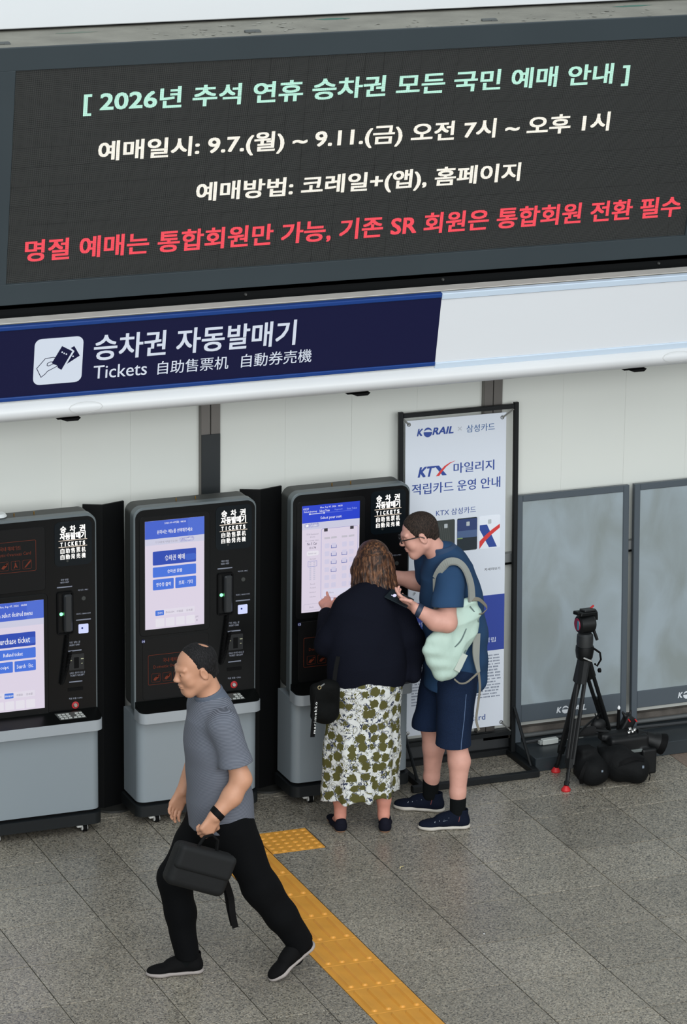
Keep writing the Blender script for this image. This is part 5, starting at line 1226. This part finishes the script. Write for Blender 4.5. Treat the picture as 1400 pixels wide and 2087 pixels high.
# ------------------------------------------------------------------ the woman in the floral skirt
wm = thing('person', (6.97, 17.12, 0), 'woman with wavy brown hair, navy top and floral skirt, back turned, touching a screen', 'person')
M_knit = mat('dark_navy_knit', (17, 19, 29), .9, bump=(260, .3), spec=.08)
hc = (7.085, 17.28, 1.425); hR = frame((-.12, .93, -.32)); s = Sdf(.0048)
P_ = head(s, hc, hR, .93, True); s.cone(P_(-.03, 0, -.04), (7.045, 17.19, 1.27), .048, .056, .03)
s.chain([((6.98, 17.14, .88), .13), ((6.99, 17.15, 1.0), .12), ((7.0, 17.17, 1.15), .13), ((7.03, 17.19, 1.25), .09)], .04, sq=((0, 1, 0), .72))
s.cone((6.90, 17.19, 1.225), (7.16, 17.17, 1.215), .045, .045, .03)
s.chain([((6.89, 17.19, 1.225), .045), ((6.80, 17.21, 1.03), .038)], .02); s.chain([((6.80, 17.21, 1.03), .038), ((6.905, 17.475, 1.135), .027)], .02)
hand(s, (6.905, 17.475, 1.135), (.12, .85, .32), (-.55, -.3, .8), -1, sc=.88, curls=[.12, .7, .9, 1.0], thumb=.5)
s.chain([((7.18, 17.17, 1.205), .045), ((7.26, 17.13, .98), .038)], .02); s.chain([((7.26, 17.13, .98), .038), ((7.20, 17.31, .88), .026)], .02)
hand(s, (7.20, 17.31, .88), (-.3, .95, -.1), (.6, .1, .8), -1, sc=.88, curl=.6)
for h_, k_, c_, a_ in (((6.90, 17.14, .85), (6.865, 17.15, .47), (6.862, 17.125, .33), (6.858, 17.135, .10)), ((7.05, 17.12, .85), (7.075, 17.10, .47), (7.08, 17.075, .33), (7.080, 17.065, .10))):
    s.chain([(h_, .085), (k_, .052)], .03); s.chain([(k_, .05), (c_, .050), ((a_[0], a_[1], .17), .036), (a_, .033)], .02)
s.cone((6.858, 17.135, .07), (6.868, 17.22, .03), .030, .022, .02); s.cone((7.080, 17.065, .07), (7.115, 17.15, .03), .030, .022, .02)
s.build('body', mat('rosy_skin', (206, 140, 122), .55, vary=(26, .06)), wm); eyes('eyes', P_, hR, .93, wm)
# hair: a cap with many wavy locks, one surface
s = Sdf(.0042); s.ell(P_(-.018, 0, .038), (.100, .086, .092), hR, k=.01)
rr = random.Random(11)
for q in range(92):
    az_ = math.radians(-152+304*q/91+rr.uniform(-3, 3)); lvl = q % 3
    # azimuth measured from the back of the head; face side left open
    dy, dx = math.sin(az_), -math.cos(az_)
    top = P_(-.012+.040*dx, .034*dy, .115-.004*lvl); pts = [(top, .012)]
    dn = np.array([0, 0, -1.0]); Ln = rr.uniform(.215, .275) if dx < .3 else rr.uniform(.12, .16)
    sh_ = P_(-.018+.100*dx+.006*(lvl == 2), .092*dy*(1+.06*(lvl == 2)), .035); pts.append((sh_, .012))
    out = hR[:, 0]*dx+hR[:, 1]*dy; tan = np.cross(out, dn)
    for j in range(1, 7):
        t_ = j/6; wv = .006*math.sin(t_*9+rr.uniform(-.4, .4)+q*.35)
        base = sh_+dn*Ln*t_+out*(.020*math.sin(t_*2.6)-.002*t_)-np.array([.0, .085*t_*t_ if dx < .2 else 0, 0])+tan*wv+out*.005*math.sin(t_*12+q*1.7)
        pts.append((base, .0135-.008*t_))
    s.chain(pts, .0028)
s.ell(P_(-.03, 0, -.035), (.078, .080, .075), hR, k=.012); s.ell((7.075, 17.235, 1.325), (.082, .05, .06), k=.02)
hm = mat('chestnut_wavy_hair', (92, 58, 38), .55, spec=.3); nt = hm.node_tree
tc = N(nt, 'ShaderNodeTexCoord'); mp = N(nt, 'ShaderNodeMapping'); mp.inputs['Scale'].default_value = (85, 85, 7); nt.links.new(tc.outputs['Object'], mp.inputs[0])
nz = N(nt, 'ShaderNodeTexNoise'); nz.inputs['Scale'].default_value = 1.2; nz.inputs['Detail'].default_value = 4; nz.inputs['Distortion'].default_value = .8; nt.links.new(mp.outputs[0], nz.inputs['Vector'])
cr = N(nt, 'ShaderNodeValToRGB'); e = cr.color_ramp.elements; e[0].position = .36; e[0].color = lin((32, 21, 16))+(1,); e[1].position = .66; e[1].color = lin((118, 80, 54))+(1,); x = e.new(.5); x.color = lin((66, 42, 29))+(1,)
nt.links.new(nz.outputs[0], cr.inputs[0]); nt.links.new(cr.outputs[0], nt.nodes['Principled BSDF'].inputs['Base Color'])
bm_ = N(nt, 'ShaderNodeBump'); bm_.inputs['Strength'].default_value = .25; bm_.inputs['Distance'].default_value = .006; nt.links.new(nz.outputs[0], bm_.inputs['Height']); nt.links.new(bm_.outputs[0], nt.nodes['Principled BSDF'].inputs['Normal'])
s.build('hair', hm, wm)
mb = MB()
for pts in ([(6.985, 17.24, 1.32), (6.955, 17.22, 1.30), (6.945, 17.22, 1.275), (6.965, 17.21, 1.26)], [(6.99, 17.24, 1.34), (6.965, 17.23, 1.32), (6.968, 17.22, 1.29)]): mb.tube(pts, .0014, 4)
mb.build('loose_strands', hm, wm, smooth=True)
s = Sdf(.005)
s.chain([((6.995, 17.12, .86), .215), ((6.99, 17.12, .93), .212), ((6.99, 17.13, 1.03), .198), ((7.01, 17.16, 1.15), .190), ((7.03, 17.18, 1.21), .150), ((7.045, 17.185, 1.245), .11)], .04, sq=((0, 1, 0), .68))
s.cone((6.90, 17.175, 1.215), (7.165, 17.16, 1.20), .068, .068, .04)
s.chain([((6.895, 17.18, 1.215), .072), ((6.81, 17.19, 1.06), .066), ((6.80, 17.21, 1.025), .062)], .03); s.chain([((6.80, 17.21, 1.025), .062), ((6.885, 17.42, 1.115), .046)], .03)
s.chain([((7.175, 17.16, 1.20), .075), ((7.245, 17.12, 1.04), .070), ((7.258, 17.12, .97), .066)], .03); s.chain([((7.258, 17.12, .97), .066), ((7.235, 17.22, .90), .052)], .03)
s.cone((7.258, 17.11, .95), (7.245, 17.08, .845), .045, .040, .03)
s.cone((7.045, 17.19, 1.25), P_(-.045, 0, -.075), .066, .056, .01, sub=True)
s.cut((6.98, 17.12, .825), (-.10, .04, -1)); s.warp(lambda X, Y, Z: .004*np.sin(24*X+12*Z)*np.sin(9*Z+2)+.003*np.sin(18*Z-30*X)); s.build('knit_top', M_knit, wm)
s = Sdf(.005); s.chain([((6.985, 17.125, .90), .175), ((6.985, 17.125, .80), .200), ((6.968, 17.12, .45), .208), ((6.955, 17.12, .14), .216)], .03, sq=((0, 1, 0), .78))
s.cut((6.96, 17.12, .212), (.05, .02, -1)); s.warp(lambda X, Y, Z: (.008*np.sin(9*np.arctan2(Y-17.12, X-6.96)+2*Z)+.003*np.sin(17*np.arctan2(Y-17.12, X-6.96)+1))*np.clip((.95-Z)*1.4, .1, 1)); s.build('floral_skirt', floral(), wm)
M_fl = mat('navy_flat', (16, 17, 29), .8, spec=.15); M_ht = mat('tan_heel', (150, 112, 84), .6)
for h_, t_ in (((6.852, 17.085, 0), (6.872, 17.315, 0)), ((7.063, 17.005, 0), (7.155, 17.215, 0))):
    h_ = np.array(h_); t_ = np.array(t_); R = frame(t_-h_); q = lambda x, y, z: h_+R@np.array([x, y, z]); s = Sdf(.004); sq = (R[:, 2], .6)
    s.cone(q(.036, 0, .030), q(.12, 0, .022), .034, .030, .02); s.cone(q(.12, 0, .022), q(.205, 0, .018), .034, .028, .02, sq=sq); s.cone(q(.034, 0, .03), q(.030, 0, .052), .032, .030, .01)
    s.cone(q(.045, 0, .055), q(.14, 0, .046), .027, .022, .006, sub=True); s.cut(q(0, 0, .008), (0, 0, -1)); o = s.build('ballet_flat', M_fl, wm)
    s = Sdf(.004); sq = (R[:, 2], .3); s.cone(q(.036, 0, .007), q(.06, 0, .007), .028, .026, .01, sq=(R[:, 2], .5)); s.cone(q(.06, 0, .006), q(.2, 0, .006), .026, .026, .01, sq=sq); s.cut(q(0, 0, .001), (0, 0, -1)); s.build('sole', M_ht, o)
# her bag
hb = thing('shoulder_bag', (6.70, 16.97, .80), 'small black bag with white letter and lettered strap at the left of the woman', 'bag')
s = Sdf(.004); s.box((6.697, 16.97, .802), (.078, .032, .105), rad=.03); s.ell((6.70, 16.97, .73), (.066, .036, .055), k=.03); s.ell((6.71, 16.97, .86), (.06, .034, .05), k=.03); s.warp(lambda X, Y, Z: .003*np.sin(50*X+30*Z)); s.build('bag_body', mat('bag_nylon', (8, 9, 9), .75, spec=.12, bump=(26, .4)), hb)
PB = Plane((0, 16.9335, 0)); mb = MB(); put_text(mb, PB, 'm', 6.690, 6.715, .728, .746, .001, bold=.03); mb.build('white_letter', mat('letter_white', (222, 222, 220), .5), hb, fix=False)
MB().ribbon([(6.75, 16.97, .90), (6.765, 16.99, .96), (6.79, 17.02, 1.02)], .022, (-.5, -.8, 0), .003).build('carry_strap', M_rubber, hb)
tg = MB().ribbon([(6.650, 16.945, .883), (6.641, 16.94, .84), (6.630, 16.938, .76), (6.622, 16.938, .68), (6.618, 16.938, .622)], .024, (0, -1, 0), .003).build('lettered_strap', M_rubber, hb)
class Tilt(Plane): pass
pt = Plane((6.627, 16.935, .66)); dv = unit((.055, 0, 1)); pt.u = dv*1.0; pt.w = unit((-1, 0, .055)); pt.n = np.array([0, -1., 0])
mb = MB(); put_text(mb, pt, 'marimekko', -.02, .155, -.007, .007, .001, bold=.01, spacing=1.3); mb.build('strap_lettering', mat('letter_white', (222, 222, 220), .5), tg, fix=False)
MB().tube([(6.655+.009*math.cos(a), 16.94, .89+.009*math.sin(a)) for a in np.linspace(0, 6.283, 11)[:-1]], .0025, 6, closed=True).build('metal_ring', mat('pale_brass', (206, 190, 150), .3, metal=.9), hb, smooth=True)
MB().tube([(6.66, 16.942, .893), (6.685, 16.945, .905)], .004, 6).build('metal_clip', M_chrome, hb, smooth=True)

# ------------------------------------------------------------------ the man walking past
wk = thing('person', (5.57, 15.5, 0), 'man in grey striped polo and black trousers striding left with a black bag', 'person')
M_trs = mat('black_trousers', (9, 10, 12), .85, bump=(10, .4), spec=.1); M_gs = striped_knit()
hc = (5.462, 15.50, 1.578); hR = frame((-.985, -.06, -.20)); hs_ = 1.0; s = Sdf(.0048)
P_ = head(s, hc, hR, hs_); s.cone(P_(-.028, 0, -.04), (5.55, 15.50, 1.41), .056, .064, .03)
s.chain([((5.585, 15.50, .90), .12), ((5.575, 15.5, 1.05), .125), ((5.555, 15.5, 1.22), .135), ((5.545, 15.5, 1.36), .10)], .04, sq=((1, 0, 0), .76)); s.cone((5.55, 15.37, 1.33), (5.55, 15.63, 1.33), .045, .045, .03)
s.chain([((5.553, 15.345, 1.325), .048), ((5.615, 15.285, 1.085), .045)], .02); s.chain([((5.615, 15.285, 1.085), .047), ((5.565, 15.275, 1.01), .045), ((5.475, 15.262, .925), .031)], .03)
hand(s, (5.475, 15.262, .925), (-.55, .0, -.85), (.1, -1, .0), 1, curls=[1.15, 1.2, 1.2, 1.2], thumb=1.2)
s.chain([((5.55, 15.655, 1.325), .048), ((5.56, 15.73, 1.09), .045), ((5.47, 15.70, .90), .031)], .03); hand(s, (5.47, 15.70, .90), (-.45, 0, -.9), (0, 1, 0), -1, curl=.5)
# rear leg (left) and front leg (right)
s.chain([((5.605, 15.44, .83), .085), ((5.745, 15.40, .50), .060)], .03); s.chain([((5.745, 15.40, .50), .058), ((5.84, 15.395, .36), .056), ((5.955, 15.388, .17), .038)], .02); s.cone((5.955, 15.388, .165), (5.90, 15.38, .09), .034, .03, .02)
s.chain([((5.575, 15.57, .83), .085), ((5.39, 15.60, .50), .060)], .03); s.chain([((5.39, 15.60, .50), .058), ((5.415, 15.60, .36), .056), ((5.455, 15.60, .12), .038)], .02); s.cone((5.455, 15.60, .075), (5.39, 15.61, .038), .032, .024, .02)
s.build('body', M_skin2, wk); eyes('eyes', P_, hR, hs_, wk)
s = Sdf(.004); s.ell(P_(-.018, 0, .037), (.0985, .0785, .0895), hR, k=.006); s.cone(P_(-.055, 0, -.01), P_(-.062, 0, -.045), .055, .050, .02)
s.ell(P_(.088, 0, .005), (.078, .12, .105), hR, .03, True); s.cut(P_(-.04, 0, -.058), -hR[:, 2]-.2*hR[:, 0]); s.ell(P_(.035, 0, -.04), (.068, .10, .055), hR, .01, True)
for y in (-1, 1): s.ell(P_(-.006, .085*y, -.006), (.024, .02, .037), hR, .006, True)
s.ell(P_(-.075, 0, .118), (.036, .035, .028), hR, .01, True)
s.warp(lambda X, Y, Z: .0010*np.sin(420*X+160*Z)*np.sin(380*Y+210*Z)); s.build('hair', streak('black_hair', (10, 10, 11), (38, 36, 38)), wk)
s = Sdf(.005)
s.chain([((5.552, 15.345, 1.34), .074), ((5.598, 15.300, 1.15), .076), ((5.61, 15.297, 1.10), .078)], .03); s.cut((5.60, 15.30, 1.158), (.12, -.1, -1))
s.chain([((5.552, 15.655, 1.34), .074), ((5.558, 15.70, 1.20), .076)], .03)
s.chain([((5.595, 15.50, .78), .178), ((5.588, 15.50, .90), .172), ((5.570, 15.50, 1.05), .160), ((5.555, 15.50, 1.22), .160), ((5.548, 15.50, 1.33), .130), ((5.548, 15.50, 1.38), .085)], .04, sq=((1, 0, 0), .86)); s.cone((5.552, 15.37, 1.335), (5.552, 15.63, 1.335), .068, .068, .04)
s.cone((5.548, 15.50, 1.37), (5.54, 15.50, 1.42), .078, .062, .02); s.cut((5.59, 15.5, .790), (0, 0, -1)); s.warp(lambda X, Y, Z: .004*np.sin(18*X+22*Z)*np.sin(13*Z+9*Y)); s.build('striped_polo', M_gs, wk)
s = Sdf(.004); s.cone((5.55, 15.50, 1.39), (5.53, 15.50, 1.45), .090, .072, .01); s.cone((5.55, 15.50, 1.42), (5.51, 15.50, 1.50), .062, .058, .004, sub=True); s.cut((5.53, 15.5, 1.468), (-.4, 0, 1)); s.build('collar', mat('slate_collar', (84, 92, 106), .85), wk)
s = Sdf(.005); s.chain([((5.58, 15.58, .84), .110), ((5.395, 15.60, .50), .084)], .04); s.chain([((5.395, 15.60, .50), .082), ((5.42, 15.60, .32), .072), ((5.455, 15.60, .09), .060)], .03); s.cut((5.455, 15.6, .082), (0, 0, -1))
s.chain([((5.605, 15.425, .84), .112), ((5.745, 15.40, .50), .086), ((5.77, 15.40, .46), .084)], .02); s.chain([((5.76, 15.40, .475), .084), ((5.865, 15.393, .32), .076), ((5.968, 15.388, .155), .066)], .03); s.cut((5.968, 15.388, .150), (.75, 0, -.8))
s.chain([((5.59, 15.50, .88), .145), ((5.597, 15.50, .80), .160)], .04, sq=((1, 0, 0), .92))
s.warp(lambda X, Y, Z: .004*np.sin(40*(X*.8+Z*.6))*np.sin(14*X-11*Z)); s.build('trousers', M_trs, wk)
M_bs = mat('black_trainer', (10, 10, 11), .8, spec=.12); M_ls = mat('pale_grey_sole', (150, 142, 138), .6)
for a_, b_ in (((5.458, 15.60, .14), (5.445, 15.602, .06)), ((5.965, 15.388, .19), (5.93, 15.384, .10))):
    s = Sdf(.0045); s.cone(a_, b_, .045, .043); s.build('sock', M_sock, wk)
shoe(wk, (5.535, 15.588, 0), (5.26, 15.632, 0), mu=M_bs, ms=M_ls, nm='trainer')
shoe(wk, (6.035, 15.392, .150), (5.797, 15.368, -.004), up=(.5, 0, .85), mu=M_bs, ms=M_ls, nm='trainer')
s = Sdf(.004); s.cone((5.495, 15.265, .944), (5.483, 15.263, .932), .038, .037); s.cone((5.54, 15.27, .985), (5.45, 15.26, .90), .031, .031, .003, sub=True); s.cut((5.500, 15.266, .949), (.75, 0, .66)); s.cut((5.477, 15.263, .927), (-.75, 0, -.66)); s.build('wristband', M_rubber, wk)
bc = thing('briefcase', (5.40, 15.255, .68), 'soft black briefcase with flap, swinging from the hand of the walking man', 'bag')
Rb = Matrix.Rotation(math.radians(22), 3, 'Y'); M_bc = mat('briefcase_black', (18, 19, 20), .75, bump=(30, .2), spec=.3); M_bc2 = mat('briefcase_flap', (24, 25, 26), .7, spec=.25)
ctr = np.array([5.385, 15.228, .690]); tb = lambda x, y, z: ctr+np.array(Rb)@np.array([x, y, z])
s = Sdf(.005); s.box(ctr, (.155, .05, .105), R=Rb, rad=.035); s.build('bag_body', M_bc, bc)
s = Sdf(.005); s.box(tb(.0, -.028, .045), (.150, .034, .062), R=Rb, rad=.025); s.build('front_flap', M_bc2, bc)
MB().tube([tb(-.05, -.01, .10), tb(-.035, -.008, .155), tb(.0, -.003, .172), tb(.035, -.008, .155), tb(.05, -.01, .10)], .008, 8).build('handle', M_rubber, bc, smooth=True)
MB().ribbon([tb(.14, -.03, -.02), (5.548, 15.24, .52), (5.558, 15.24, .43), (5.572, 15.24, .36)], .03, (0, -1, 0), .006).build('hanging_strap', M_rubber, bc)
MB().ribbon([tb(.13, .02, -.02), (5.535, 15.27, .55), (5.552, 15.268, .45), (5.57, 15.262, .365)], .028, (0, -1, 0), .006).build('hanging_strap', M_rubber, bc)
